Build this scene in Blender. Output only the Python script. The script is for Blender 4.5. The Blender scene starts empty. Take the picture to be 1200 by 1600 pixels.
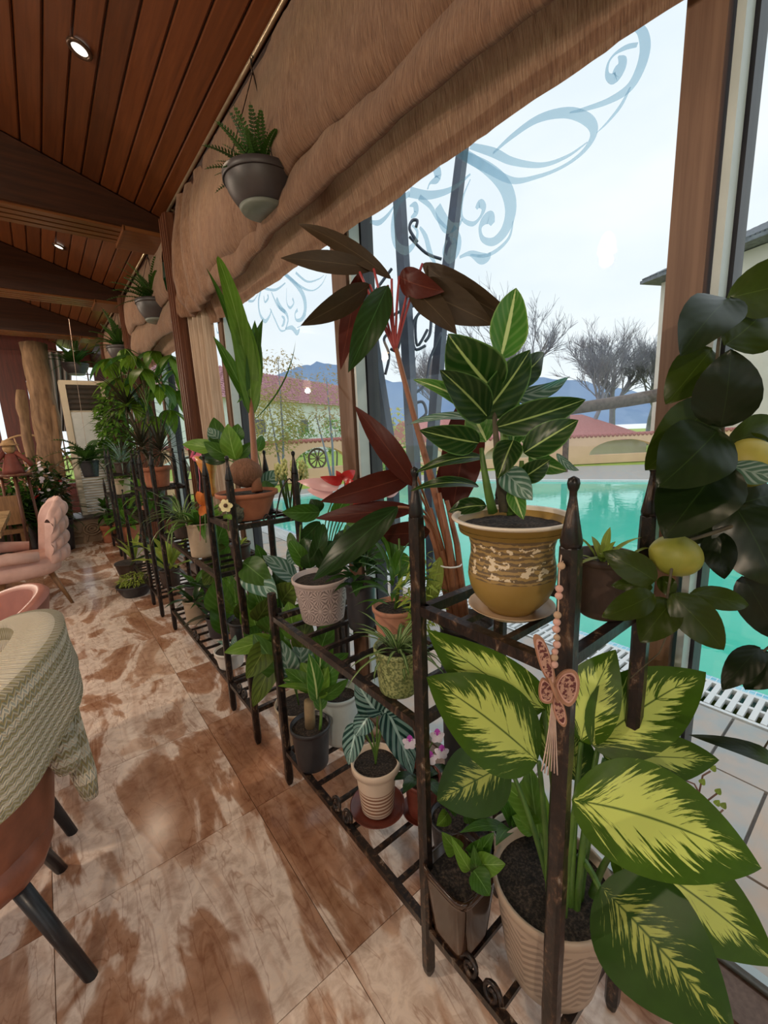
import bpy, math, random
from mathutils import Vector, Matrix, noise
V = Vector
random.seed(7)
scene = bpy.context.scene
COL = scene.collection
PI = math.pi

# ------------------------------------------------------------------ camera
FPX, H = 665.0, 1.45
def _cc(x, y, z): return V((x, -y, z))
_Z = -_cc(148, 3425, FPX).normalized()
_Y = _cc(-538, -106, FPX); _Y = (_Y - _Z * _Y.dot(_Z)).normalized()
_X = _Y.cross(_Z); _X = _X if _X[0] > 0 else -_X
RIGHT = V((_X[0], _Y[0], _Z[0])); UP = V((_X[1], _Y[1], _Z[1])); FWD = V((_X[2], _Y[2], _Z[2]))
EYE = V((0, 0, H))
cd = bpy.data.cameras.new('camera'); cam = bpy.data.objects.new('camera', cd); COL.objects.link(cam)
cd.sensor_fit = 'HORIZONTAL'; cd.sensor_width = 36.0; cd.lens = FPX / 1200 * 36; cd.clip_start = 0.02; cd.clip_end = 900
m = Matrix.Identity(4)
for i in range(3): m[i][0] = RIGHT[i]; m[i][1] = UP[i]; m[i][2] = -FWD[i]; m[i][3] = EYE[i]
cam.matrix_world = m
scene.camera = cam

# ------------------------------------------------------------------ world: bright overcast sky
w = bpy.data.worlds.new('overcast'); scene.world = w; w.use_nodes = True
nt = w.node_tree; bg = nt.nodes['Background']
tc = nt.nodes.new('ShaderNodeTexCoord'); mp = nt.nodes.new('ShaderNodeMapping'); mp.inputs['Scale'].default_value = (1, 1, 2.6)
nz = nt.nodes.new('ShaderNodeTexNoise'); nz.inputs['Scale'].default_value = 2.2; nz.inputs['Detail'].default_value = 4
rp = nt.nodes.new('ShaderNodeValToRGB')
rp.color_ramp.elements[0].position = .35; rp.color_ramp.elements[0].color = (.82, .89, .955, 1)
rp.color_ramp.elements[1].position = .62; rp.color_ramp.elements[1].color = (.95, .98, 1.0, 1)
nt.links.new(tc.outputs['Generated'], mp.inputs[0]); nt.links.new(mp.outputs[0], nz.inputs['Vector'])
nt.links.new(nz.outputs['Fac'], rp.inputs[0]); nt.links.new(rp.outputs[0], bg.inputs['Color'])
bg.inputs['Strength'].default_value = .93

# ------------------------------------------------------------------ exposure
vs = scene.view_settings
vs.view_transform = 'Standard'; vs.look = 'None'; vs.gamma = 1.0; vs.use_curve_mapping = False
vs.exposure = 0.3
LAMP = 1.0          # strength of the room's warm lamps

# ------------------------------------------------------------------ pixel -> place helpers (1200x1600 frame)
def ray(px, py): return (RIGHT * (px - 600) + UP * (800 - py) + FWD * FPX)
def W(px, py, d): return EYE + ray(px, py) * (d / FPX)
def PX(px, py, x): r = ray(px, py); return EYE + r * (x / r.x)
def PY(px, py, y): r = ray(px, py); return EYE + r * (y / r.y)
def PZ(px, py, z): r = ray(px, py); return EYE + r * ((z - H) / r.z)
def depth(p): return (V(p) - EYE).dot(FWD)
def mpp(p): return depth(p) / FPX

# ------------------------------------------------------------------ materials
def _new(name):
    m = bpy.data.materials.new(name); m.use_nodes = True
    nt = m.node_tree; b = nt.nodes['Principled BSDF']
    return m, nt, b
def N(nt, kind, **kw):
    n = nt.nodes.new('ShaderNode' + kind)
    for k, v in kw.items():
        if k in n.inputs: n.inputs[k].default_value = v
        else: setattr(n, k, v)
    return n
def c4(c): return (c[0], c[1], c[2], 1)
def ramp(nt, fac, stops, interp='LINEAR'):
    r = N(nt, 'ValToRGB'); cr = r.color_ramp; cr.interpolation = interp
    while len(cr.elements) < len(stops): cr.elements.new(.5)
    for e, (p, c) in zip(cr.elements, stops): e.position = p; e.color = c4(c)
    nt.links.new(fac, r.inputs[0]); return r.outputs[0]
def math_(nt, op, a, b=None, c=None):
    n = N(nt, 'Math', operation=op)
    for i, v in enumerate((a, b, c)):
        if v is None: continue
        if isinstance(v, (int, float)): n.inputs[i].default_value = v
        else: nt.links.new(v, n.inputs[i])
    return n.outputs[0]
def mixc(nt, fac, a, b, blend='MIX'):
    n = N(nt, 'Mix', data_type='RGBA', blend_type=blend)
    for sock, v in ((n.inputs[0], fac), (n.inputs[6], a), (n.inputs[7], b)):
        if isinstance(v, (int, float)): sock.default_value = v
        elif isinstance(v, tuple): sock.default_value = c4(v)
        else: nt.links.new(v, sock)
    return n.outputs[2]
def bump(nt, b, h, strength=.3, dist=.01):
    bn = N(nt, 'Bump'); bn.inputs['Strength'].default_value = strength; bn.inputs['Distance'].default_value = dist
    nt.links.new(h, bn.inputs['Height']); nt.links.new(bn.outputs[0], b.inputs['Normal'])
def coords(nt, kind='Object', scale=(1, 1, 1), rot=(0, 0, 0)):
    t = N(nt, 'TexCoord'); mpn = N(nt, 'Mapping'); mpn.inputs['Scale'].default_value = scale; mpn.inputs['Rotation'].default_value = rot
    nt.links.new(t.outputs[kind], mpn.inputs[0]); return mpn.outputs[0]
def noise_t(nt, vec, scale, detail=4, rough=.55, dist=0.0):
    n = N(nt, 'TexNoise'); n.inputs['Scale'].default_value = scale; n.inputs['Detail'].default_value = detail
    n.inputs['Roughness'].default_value = rough; n.inputs['Distortion'].default_value = dist
    nt.links.new(vec, n.inputs['Vector']); return n.outputs['Fac']
MATS = {}
def simple(name, c1, c2=None, scale=20, rough=.5, metal=0, bmp=0, stretch=(1, 1, 1), spec=.5, lo=.35, hi=.65, coat=0, kind='Object', detail=4):
    if name in MATS: return MATS[name]
    m, nt, b = _new(name)
    b.inputs['Roughness'].default_value = rough; b.inputs['Metallic'].default_value = metal
    b.inputs['Specular IOR Level'].default_value = spec; b.inputs['Coat Weight'].default_value = coat
    c2 = c2 or tuple(x * .75 for x in c1)
    f = noise_t(nt, coords(nt, kind, stretch), scale, detail)
    nt.links.new(ramp(nt, f, [(lo, c1), (hi, c2)]), b.inputs['Base Color'])
    if bmp: bump(nt, b, f, bmp, .004)
    MATS[name] = m; return m

def leafmat(name, body, rib, edge=None, under=None, pattern=None, rough=.35, trans=.25, ribw=.06, vein=.15, tcol=None, pcol=(.75, .78, .25), pat=.5):
    """leaf surface: u runs along the blade, v across it"""
    if name in MATS: return MATS[name]
    m, nt, b = _new(name)
    uv = N(nt, 'UVMap'); sp = N(nt, 'SeparateXYZ'); nt.links.new(uv.outputs[0], sp.inputs[0])
    u, v = sp.outputs[0], sp.outputs[1]
    a = math_(nt, 'ABSOLUTE', math_(nt, 'MULTIPLY_ADD', v, 2.0, -1.0))       # 0 midrib .. 1 edge
    oi = N(nt, 'ObjectInfo')
    tone = math_(nt, 'MULTIPLY_ADD', oi.outputs['Random'], .5, .75)
    dark = tuple(x * .6 for x in body)
    base = mixc(nt, noise_t(nt, coords(nt, 'Object'), 30, 3), body, dark)
    # side veins
    s = math_(nt, 'SUBTRACT', math_(nt, 'MULTIPLY', u, 17.0), math_(nt, 'MULTIPLY', a, 6.5))
    wv = math_(nt, 'SINE', math_(nt, 'MULTIPLY', s, 2.2))
    base = mixc(nt, math_(nt, 'MULTIPLY', math_(nt, 'MAXIMUM', wv, 0.0), vein), base, rib)
    if edge: base = mixc(nt, math_(nt, 'SMOOTH_MAX', math_(nt, 'MULTIPLY_ADD', a, 8.0, -7.2), 0.0, .1), base, edge)
    if pattern in ('splash', 'zebra', 'speck', 'band'):
        cx = N(nt, 'CombineXYZ')
        nt.links.new(math_(nt, 'SUBTRACT', math_(nt, 'MULTIPLY', u, 30.0), math_(nt, 'MULTIPLY', a, 11.0 if pattern == 'splash' else 4.0)), cx.inputs[0])
        nt.links.new(math_(nt, 'MULTIPLY', v, 3.2), cx.inputs[1])
        nt.links.new(math_(nt, 'MULTIPLY', oi.outputs['Random'], 40.0), cx.inputs[2])
        if pattern == 'splash':
            f = noise_t(nt, cx.outputs[0], 1.0, 6, .62)
            reach = math_(nt, 'MULTIPLY', math_(nt, 'SINE', math_(nt, 'MULTIPLY', math_(nt, 'POWER', u, .72), PI)), pat)
            k = math_(nt, 'SUBTRACT', math_(nt, 'ADD', reach, math_(nt, 'MULTIPLY_ADD', f, 2.1, -1.16)), math_(nt, 'MULTIPLY', a, .78))
            k = math_(nt, 'MULTIPLY', math_(nt, 'ADD', k, 0.02), 9.0)
        elif pattern == 'zebra':
            k = math_(nt, 'MULTIPLY_ADD', math_(nt, 'SINE', math_(nt, 'MULTIPLY', s, 1.9)), 2.0, -.2)
            k = math_(nt, 'MULTIPLY', k, math_(nt, 'SUBTRACT', 1.0, math_(nt, 'POWER', a, 4.0)))
        elif pattern == 'band':
            k = math_(nt, 'MULTIPLY_ADD', a, -7.0, 7.0 * pat)
        else:
            k = math_(nt, 'MULTIPLY_ADD', noise_t(nt, cx.outputs[0], 2.0, 3), 14.0, -8.5)
        cl = N(nt, 'Clamp'); nt.links.new(k, cl.inputs[0])
        base = mixc(nt, cl.outputs[0], base, pcol)
    rm = N(nt, 'Clamp'); nt.links.new(math_(nt, 'MULTIPLY', math_(nt, 'SUBTRACT', ribw, a), 30.0), rm.inputs[0])
    base = mixc(nt, rm.outputs[0], base, rib)
    hs = N(nt, 'HueSaturation'); nt.links.new(base, hs.inputs['Color']); nt.links.new(tone, hs.inputs['Value'])
    base = hs.outputs[0]
    nt.links.new(base, b.inputs['Base Color']); b.inputs['Roughness'].default_value = rough; b.inputs['Specular IOR Level'].default_value = .3
    bump(nt, b, wv, .035, .002)
    tr = N(nt, 'BsdfTranslucent'); mx = N(nt, 'MixShader'); mx.inputs[0].default_value = trans
    if tcol: tr.inputs[0].default_value = c4(tcol)
    else: nt.links.new(mixc(nt, .5, base, (.45, .6, .08), 'ADD') if False else base, tr.inputs[0])
    out = nt.nodes['Material Output']
    nt.links.new(b.outputs[0], mx.inputs[1]); nt.links.new(tr.outputs[0], mx.inputs[2]); nt.links.new(mx.outputs[0], out.inputs[0])
    MATS[name] = m; return m

def emitter(name, col, s):
    m, nt, b = _new(name)
    b.inputs['Base Color'].default_value = c4(col); b.inputs['Emission Color'].default_value = c4(col); b.inputs['Emission Strength'].default_value = s
    return m

# ------------------------------------------------------------------ mesh builder
class MB:
    def __init__(s): s.v = []; s.f = []; s.uv = []; s.mi = []
    def add(s, vs, fs, uvs=None, mi=0):
        o = len(s.v); s.v += [tuple(p) for p in vs]
        s.uv += uvs if uvs else [(0, 0)] * len(vs)
        s.f += [tuple(i + o for i in f) for f in fs]; s.mi += [mi] * len(fs)
        return s
    def box(s, c, size, R=None, taper=1.0, mi=0):
        x, y, z = (k / 2 for k in size); P = []
        for sz in (-1, 1):
            t = taper if sz > 0 else 1
            for sx, sy in ((-1, -1), (1, -1), (1, 1), (-1, 1)):
                p = V((sx * x * t, sy * y * t, sz * z)); P.append((R @ p if R else p) + V(c))
        return s.add(P, [(3, 2, 1, 0), (4, 5, 6, 7), (0, 1, 5, 4), (1, 2, 6, 5), (2, 3, 7, 6), (3, 0, 4, 7)], mi=mi)
    def bar(s, a, b, w, h=None, up=V((0, 0, 1)), mi=0):
        a, b = V(a), V(b); d = b - a; L = d.length; d.normalize()
        if abs(d.dot(up)) > .98: up = V((0, 1, 0))
        sx = d.cross(up).normalized(); su = sx.cross(d); h = h or w; P = []
        for q in (a, b):
            for i, j in ((-1, -1), (1, -1), (1, 1), (-1, 1)): P.append(q + sx * i * w / 2 + su * j * h / 2)
        return s.add(P, [(0, 1, 2, 3), (7, 6, 5, 4), (0, 4, 5, 1), (1, 5, 6, 2), (2, 6, 7, 3), (3, 7, 4, 0)], mi=mi)
    def tube(s, pts, r, n=8, cap=True, mi=0):
        pts = [V(p) for p in pts]; k = len(pts)
        rs = r if isinstance(r, (list, tuple)) else [r] * k
        P = []; F = []; U = []; ref = None
        for i, p in enumerate(pts):
            t = (pts[min(i + 1, k - 1)] - pts[max(i - 1, 0)])
            t = t.normalized() if t.length > 1e-9 else V((0, 0, 1))
            if ref is None:
                ref = t.orthogonal().normalized()
            ref = (ref - t * ref.dot(t)); ref = ref.normalized() if ref.length > 1e-6 else t.orthogonal().normalized()
            b = t.cross(ref)
            for j in range(n):
                a = 2 * PI * j / n; P.append(p + (ref * math.cos(a) + b * math.sin(a)) * rs[i]); U.append((i / max(1, k - 1), j / n))
        for i in range(k - 1):
            for j in range(n):
                j2 = (j + 1) % n; F.append((i * n + j, i * n + j2, (i + 1) * n + j2, (i + 1) * n + j))
        if cap: F.append(tuple(range(n - 1, -1, -1))); F.append(tuple((k - 1) * n + j for j in range(n)))
        return s.add(P, F, U, mi)
    def lathe(s, prof, c=(0, 0, 0), n=32, sq=None, jit=None, mi=0):
        P = []; F = []; U = []; c = V(c); k = len(prof)
        for i, (r, z) in enumerate(prof):
            for j in range(n):
                a = 2 * PI * j / n; rr = r
                if sq: ca, sa = abs(math.cos(a)), abs(math.sin(a)); rr = r / (ca ** sq + sa ** sq) ** (1 / sq)
                if jit: rr *= 1 + jit(a, z)
                P.append(c + V((rr * math.cos(a), rr * math.sin(a), z))); U.append((j / n, i / (k - 1)))
        for i in range(k - 1):
            for j in range(n):
                j2 = (j + 1) % n; F.append((i * n + j, i * n + j2, (i + 1) * n + j2, (i + 1) * n + j))
        if prof[0][0] > 1e-5: F.append(tuple(range(n - 1, -1, -1)))
        if prof[-1][0] > 1e-5: F.append(tuple((k - 1) * n + j for j in range(n)))
        return s.add(P, F, U, mi)
    def grid(s, fn, nu, nv, mi=0, close=False):
        P = []; U = []; F = []
        for i in range(nu + 1):
            for j in range(nv + 1):
                P.append(fn(i / nu, j / nv)); U.append((i / nu, j / nv))
        for i in range(nu):
            for j in range(nv):
                a = i * (nv + 1) + j; F.append((a, a + 1, a + nv + 2, a + nv + 1))
        return s.add(P, F, U, mi)
    def prism(s, poly, n, mi=0):
        """closed 3-D polygon extruded along vector n"""
        k = len(poly); n = V(n); P = [V(p) for p in poly] + [V(p) + n for p in poly]
        F = [tuple(range(k - 1, -1, -1)), tuple(range(k, 2 * k))] + [(i, (i + 1) % k, k + (i + 1) % k, k + i) for i in range(k)]
        return s.add(P, F, mi=mi)
    def ball(s, c, r, n=12, m=8, mi=0, fn=None):
        c = V(c); r = V(r) if not isinstance(r, (int, float)) else V((r, r, r)); P = []; F = []; U = []
        for i in range(m + 1):
            th = PI * i / m
            for j in range(n):
                a = 2 * PI * j / n; d = V((math.sin(th) * math.cos(a), math.sin(th) * math.sin(a), math.cos(th)))
                k = 1 + (fn(d) if fn else 0)
                P.append(c + V((d.x * r.x, d.y * r.y, d.z * r.z)) * k); U.append((j / n, i / m))
        for i in range(m):
            for j in range(n):
                j2 = (j + 1) % n; F.append((i * n + j, (i + 1) * n + j, (i + 1) * n + j2, i * n + j2))
        return s.add(P, F, U, mi)
    def mesh(s, name, mat, smooth=True):
        me = bpy.data.meshes.new(name); me.from_pydata(s.v, [], s.f); me.validate(clean_customdata=False)
        uvl = me.uv_layers.new(name='UVMap')
        for l in me.loops: uvl.data[l.index].uv = s.uv[l.vertex_index]
        for mm in (mat if isinstance(mat, (list, tuple)) else [mat]): me.materials.append(mm)
        if len(s.mi) == len(me.polygons):
            for p, k in zip(me.polygons, s.mi): p.material_index = k
        if smooth:
            for p in me.polygons: p.use_smooth = True
        me.update(); return me
    def build(s, name, mat, parent=None, smooth=True):
        return link(name, s.mesh(name, mat, smooth), parent)

def link(name, me, parent=None, M=None):
    o = bpy.data.objects.new(name, me); COL.objects.link(o)
    if parent is not None:
        o.parent = parent; o.matrix_parent_inverse = ROOTINV(parent)
    if M is not None: o.matrix_basis = M
    return o
def ROOTINV(p):
    return p.matrix_basis.inverted()
def tag(o, label=None, cat=None, group=None, kind=None):
    if label: o['label'] = label
    if cat: o['category'] = cat
    if group: o['group'] = group
    if kind: o['kind'] = kind
    return o
def thing(name, label, cat, loc, group=None):
    o = bpy.data.objects.new(name, None); COL.objects.link(o); o.empty_display_size = .05
    o.matrix_basis = Matrix.Translation(V(loc)); return tag(o, label, cat, group)
def struct(name, mb, mat, label=None, smooth=False):
    o = mb.build(name, mat, None, smooth); o['kind'] = 'structure'
    if label: o['label'] = label
    return o

# ------------------------------------------------------------------ leaves
PROF = {'ovate': (.58, .92), 'lance': (.75, 1.0), 'round': (.52, .60), 'citrus': (.60, .84), 'strap': (.22, .5), 'heart': (.32, .85), 'spike': (.12, .9), 'obov': (.9, .55)}
def prof(kind, u):
    a, b = PROF[kind]; pk = a / (a + b)
    return (max(u, 1e-6) ** a * max(1 - u, 0) ** b) / (pk ** a * (1 - pk) ** b)
def leaf_into(mb, b, t, wid, nrm, kind='ovate', bend=.08, fold=.18, sb=0.0, wav=.0, nu=10, nv=4, thick=0.0, ph=0.0):
    b, t = V(b), V(t); ax = t - b; L = ax.length; ax.normalize()
    nrm = V(nrm); nrm = (nrm - ax * nrm.dot(ax)); nrm = nrm.normalized() if nrm.length > 1e-6 else ax.orthogonal().normalized()
    sd = ax.cross(nrm)
    def fn(u, vv, off=0):
        k = vv * 2 - 1; hw = wid / 2 * prof(kind, u)
        p = b + ax * (L * u) + nrm * (bend * L * 4 * u * (1 - u)) + sd * (sb * L * 4 * u * (1 - u))
        p += sd * (k * hw) + nrm * (abs(k) * hw * fold + wav * wid * abs(k) * math.sin(u * 11 + k * 1.5 + ph))
        return p - nrm * off
    cs = lambda u: (1 - math.cos(PI * u)) / 2 * .75 + u * .25
    mb.grid(lambda u, v: fn(cs(u), v), nu, nv); mb.uv[-(nu + 1) * (nv + 1):] = [(cs(i / nu), j / nv) for i in range(nu + 1) for j in range(nv + 1)]
    if thick:
        o = len(mb.f); mb.grid(lambda u, v: fn(cs(u), 1 - v, thick), nu, nv, mi=1)
def leafpx(parent, mat, bx, by, bd, tx, ty, td, w, bend=.06, roll=0, kind='ovate', fold=.18, sb=0, wav=.02, thick=0, nu=12, name='leaf', up=0.0):
    B, T = W(bx, by, bd), W(tx, ty, td); mid = (B + T) / 2; ax = (T - B).normalized()
    n = (EYE - mid).normalized(); n = (n * (1 - up) + V((0, 0, 1)) * up); n = (n - ax * n.dot(ax)).normalized()
    n = Matrix.Rotation(math.radians(roll), 3, ax) @ n
    mb = MB(); leaf_into(mb, B, T, w * mpp(mid), n, kind, bend, fold, sb, wav, nu, 4, thick, ph=bx)
    return mb.build(name, mat, parent)
LEAFCACHE = {}
def leafmesh(mat, L, w, kind='lance', bend=.1, fold=.2, droop=0.0, nu=7, nv=2, name='leaf'):
    key = (mat.name, L, w, kind, bend, fold, droop, nu, nv)
    if key not in LEAFCACHE:
        mb = MB()
        def fn(u, v):
            k = v * 2 - 1; hw = w / 2 * prof(kind, u); a = droop * u
            x = L * (math.sin(a) / droop if droop else u); z = -L * ((1 - math.cos(a)) / droop if droop else 0)
            return V((x, k * hw, z + abs(k) * hw * fold + bend * L * 4 * u * (1 - u)))
        mb.grid(fn, nu, nv); LEAFCACHE[key] = mb.mesh(name, mat)
    return LEAFCACHE[key]
def place(M_loc, az, el, s=1, roll=0):
    return Matrix.Translation(V(M_loc)) @ Matrix.Rotation(az, 4, 'Z') @ Matrix.Rotation(-el, 4, 'Y') @ Matrix.Rotation(roll, 4, 'X') @ Matrix.Scale(s, 4)
def rosette(parent, pos, n, mat, L, w, kind='lance', el=(20, 70), bend=.05, fold=.25, droop=.8, seed=1, spread=.01, rise=0.0, name='leaf', size=(.7, 1.1), nv=2):
    rnd = random.Random(seed); me = leafmesh(mat, L, w, kind, bend, fold, droop, 7, nv, name); pos = V(pos)
    for i in range(n):
        az = i * 2.39996 + rnd.uniform(-.3, .3); f = i / max(1, n - 1)
        e = math.radians(el[0] + (el[1] - el[0]) * f + rnd.uniform(-8, 8))
        p = pos + V((math.cos(az) * spread, math.sin(az) * spread, rise * f))
        link(name, me, parent, place(p, az, e, rnd.uniform(*size)))
def tuft(parent, pos, n, mat, L, w, kind='strap', el=(15, 80), droop=1.0, seed=1, spread=.02, name='foliage', rise=0, stuff=True):
    """many small blades joined in one part"""
    rnd = random.Random(seed); mb = MB(); pos = V(pos)
    for i in range(n):
        az = rnd.uniform(0, 2 * PI); e = math.radians(rnd.uniform(*el)); l = L * rnd.uniform(.6, 1.1); r = rnd.uniform(0, spread)
        M = place(pos + V((r * math.cos(az), r * math.sin(az), rnd.uniform(0, rise))), az, e)
        dr = droop * rnd.uniform(.5, 1.2)
        def fn(u, v):
            k = v * 2 - 1; a = dr * u
            return M @ V((l * math.sin(a) / dr, k * w / 2 * prof(kind, u), -l * (1 - math.cos(a)) / dr + abs(k) * w * .12))
        mb.grid(fn, 5, 2)
    o = mb.build(name, mat, parent)
    if stuff: o['kind'] = 'stuff'
    return o
def bush(parent, c, rad, n, mat, L, w, kind='ovate', seed=1, name='foliage', flat=.3):
    rnd = random.Random(seed); mb = MB(); c = V(c); rad = V(rad)
    for i in range(n):
        d = V((rnd.gauss(0, 1), rnd.gauss(0, 1), rnd.gauss(0, 1))).normalized() * rnd.uniform(.35, 1) ** .6
        p = c + V((d.x * rad.x, d.y * rad.y, d.z * rad.z)); az = math.atan2(d.y, d.x) + rnd.uniform(-1, 1); e = rnd.uniform(-.8, .6)
        M = place(p, az, e, rnd.uniform(.7, 1.2), rnd.uniform(-.6, .6))
        mb.grid(lambda u, v: M @ V((L * u, (v * 2 - 1) * w / 2 * prof(kind, u), abs(v * 2 - 1) * w * .1 - L * .25 * u * u)), 4, 2)
    o = mb.build(name, mat, parent); o['kind'] = 'stuff'; return o
def frond_mesh(mat, L, w, n=16, droop=1.0, name='frond'):
    key = ('frond', mat.name, L, w, n, droop)
    if key not in LEAFCACHE:
        mb = MB()
        def c(u): a = droop * u; return V((L * math.sin(a) / droop, 0, -L * (1 - math.cos(a)) / droop))
        mb.tube([c(i / 8) for i in range(9)], [.004 * L / .3 * (1 - .7 * i / 8) for i in range(9)], 4)
        for i in range(n):
            u = .1 + .88 * i / n; l = w * .6 * (1 - u) ** .6 * min(1, u * 5); p = c(u)
            for sgn in (-1, 1):
                leaf_into(mb, p, p + V((l * .45, sgn * l, -.1 * l)), L / n * .8, (0, 0, 1), 'lance', .05, .1, nu=3, nv=2)
        LEAFCACHE[key] = mb.mesh(name, mat)
    return LEAFCACHE[key]
def fern(parent, pos, n, mat, L, w, seed=1, el=(10, 75), droop=1.3, np_=14):
    rnd = random.Random(seed); me = frond_mesh(mat, L, w, np_, droop)
    for i in range(n):
        az = i * 2.39996; f = i / max(1, n - 1); e = math.radians(el[0] + (el[1] - el[0]) * f + rnd.uniform(-10, 10))
        link('frond', me, parent, place(V(pos) + V((.02 * math.cos(az), .02 * math.sin(az), 0)), az, e, rnd.uniform(.7, 1.1)))

# ------------------------------------------------------------------ pots
SOIL = simple('soil', (.012, .008, .006), (.085, .06, .042), 160, .9, bmp=.9, lo=.45, hi=.72)
def soil_part(parent, c, r, z, sq=None, seed=0):
    mb = MB(); n = 28; P = [V(c) + V((0, 0, z + .004))]; F = []
    rings = 6
    for i in range(1, rings + 1):
        for j in range(n):
            a = 2 * PI * j / n; rr = r * i / rings
            if sq: rr /= (abs(math.cos(a)) ** sq + abs(math.sin(a)) ** sq) ** (1 / sq)
            q = V((rr * math.cos(a), rr * math.sin(a), 0)); h = noise.noise(q * 45 + V((seed, 0, 0))) * .05 * r
            P.append(V(c) + q + V((0, 0, z + (h if i < rings else -.002))))
    for j in range(n): F.append((0, 1 + j, 1 + (j + 1) % n))
    for i in range(rings - 1):
        for j in range(n):
            a = 1 + i * n + j; b = 1 + i * n + (j + 1) % n; F.append((a, a + n, b + n, b))
    mb.add(P, F); return mb.build('soil', SOIL, parent)
def pot(parent, pos, rt, rb, h, mat, rim=.004, rimh=.015, wall=.005, n=36, curve=0.0, soil=.88, sq=None, pos_prof=None, name='pot'):
    pos = V(pos); pr = []
    if pos_prof: pr = [(r * rt, z * h) for r, z in pos_prof]
    else:
        pr = [(0.001, 0), (rb * .94, 0), (rb, .004)]
        for i in range(1, 9):
            t = i / 9; pr.append((rb + (rt - rim - rb) * (t + curve * math.sin(PI * t)), h * t * .97))
        pr += [(rt - rim, h - rimh), (rt, h - rimh * .9), (rt, h - .002), (rt - .002, h)]
    ri = pr[-1][0]
    pr += [(ri - wall, h - .001), (ri - wall * 1.6, h - h * (1 - soil) - .01), (0.001, h * soil - .012)]
    mb = MB(); mb.lathe(pr, pos, n, sq); o = mb.build(name, mat, parent)
    soil_part(parent, pos, ri - wall * 1.3, h * soil, sq, seed=pos.x * 91)
    return o
def saucer(label, pos, r, h, mat):
    mb = MB(); mb.lathe([(.001, 0), (r * .72, 0), (r * .95, h * .85), (r, h), (r * .97, h), (r * .9, h * .7), (r * .7, h * .3), (.001, h * .3)], pos, 36)
    o = mb.build('saucer', mat); return tag(o, label, 'saucer')
def stem(parent, pts, r, mat, name='stem', n=6):
    mb = MB(); mb.tube(pts, r, n); return mb.build(name, mat, parent)
def curve3(a, b, c, n=8):
    a, b, c = V(a), V(b), V(c)
    return [a * (1 - t) ** 2 + b * 2 * t * (1 - t) + c * t * t for t in (i / n for i in range(n + 1))]
# ================================================================== MATERIALS OF THE PLACE
def marble():
    m, nt, b = _new('floor_marble')
    geo = N(nt, 'NewGeometry'); oi = N(nt, 'ObjectInfo')
    off = N(nt, 'CombineXYZ')
    nt.links.new(math_(nt, 'MULTIPLY', oi.outputs['Random'], .55), off.inputs[0]); nt.links.new(math_(nt, 'MULTIPLY', oi.outputs['Random'], 23.0), off.inputs[2])
    va = N(nt, 'VectorMath', operation='ADD'); nt.links.new(geo.outputs['Position'], va.inputs[0]); nt.links.new(off.outputs[0], va.inputs[1])
    def mapped(rot, sc):
        mpn = N(nt, 'Mapping'); mpn.inputs['Rotation'].default_value = (0, 0, rot); mpn.inputs['Scale'].default_value = sc
        nt.links.new(va.outputs[0], mpn.inputs[0]); return mpn.outputs[0]
    p1 = mapped(-.34, (2.6, .95, 1)); p2 = mapped(-.3, (9, 1.5, 1)); p3 = mapped(.2, (2.2, 2.2, 1))
    big = noise_t(nt, p1, 1.05, 5, .55, .9)
    fine = noise_t(nt, p2, 1.3, 4, .5, .9)
    grain = noise_t(nt, p3, 9, 6, .65, .6)
    body = ramp(nt, big, [(.30, (.26, .115, .062)), (.42, (.42, .225, .135)), (.47, (.50, .30, .20)), (.50, (.88, .74, .64)), (.58, (.83, .69, .59)), (.61, (.60, .40, .29)), (.74, (.36, .19, .12))])
    streak = ramp(nt, fine, [(.32, (.62, .46, .38)), (.44, (1, 1, 1)), (.490, (1, 1, 1)), (.505, (.50, .33, .25)), (.52, (1, 1, 1)), (.62, (1, 1, 1)), (.72, (.74, .6, .52))])
    c = mixc(nt, .55, body, streak, 'MULTIPLY')
    spk = ramp(nt, grain, [(.35, (.68, .60, .55)), (.55, (1, 1, 1)), (.7, (1.1, 1.06, 1.0))])
    c = mixc(nt, .8, c, spk, 'MULTIPLY')
    nt.links.new(c, b.inputs['Base Color']); b.inputs['Roughness'].default_value = .16; b.inputs['Specular IOR Level'].default_value = .5
    return m
M_MARBLE = marble()
M_GROUT = simple('grout', (.30, .19, .12), (.22, .14, .09), 40, .7)
def plankmat(name, c1, c2, rough=.35):
    m, nt, b = _new(name); oi = N(nt, 'ObjectInfo')
    v = coords(nt, 'Object', (14, .6, 14)); f = noise_t(nt, v, 3, 6, .6, .8)
    base = ramp(nt, f, [(.3, c1), (.7, c2)])
    hs = N(nt, 'HueSaturation'); nt.links.new(base, hs.inputs['Color']); nt.links.new(math_(nt, 'MULTIPLY_ADD', oi.outputs['Random'], .5, .75), hs.inputs['Value'])
    nt.links.new(hs.outputs[0], b.inputs['Base Color']); b.inputs['Roughness'].default_value = rough; bump(nt, b, f, .1, .003); return m
M_PLANK = plankmat('ceiling_wood', (.150, .043, .012), (.085, .022, .006), .36)
M_BEAM = simple('beam_wood', (.050, .015, .006), (.026, .008, .004), 4, .4, stretch=(.6, 10, 10))
M_MOULD = simple('moulding_wood', (.20, .075, .025), (.12, .04, .014), 4, .3, stretch=(.6, 12, 12))
M_FRAME = simple('window_wood', (.19, .105, .065), (.13, .065, .038), 6, .5, stretch=(14, 14, .5))
M_CASE = simple('pillar_wood', (.15, .055, .028), (.08, .026, .014), 6, .35, stretch=(14, 14, .5))
M_ALU = simple('aluminium_strip', (.50, .56, .56), (.44, .50, .50), 8, .35, 0)
M_SEAL = simple('rubber_seal', (.02, .02, .03), (.03, .03, .04), 8, .5)
M_BRASS = simple('pale_rod', (.55, .45, .32), (.42, .33, .22), 20, .3, .7)
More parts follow.
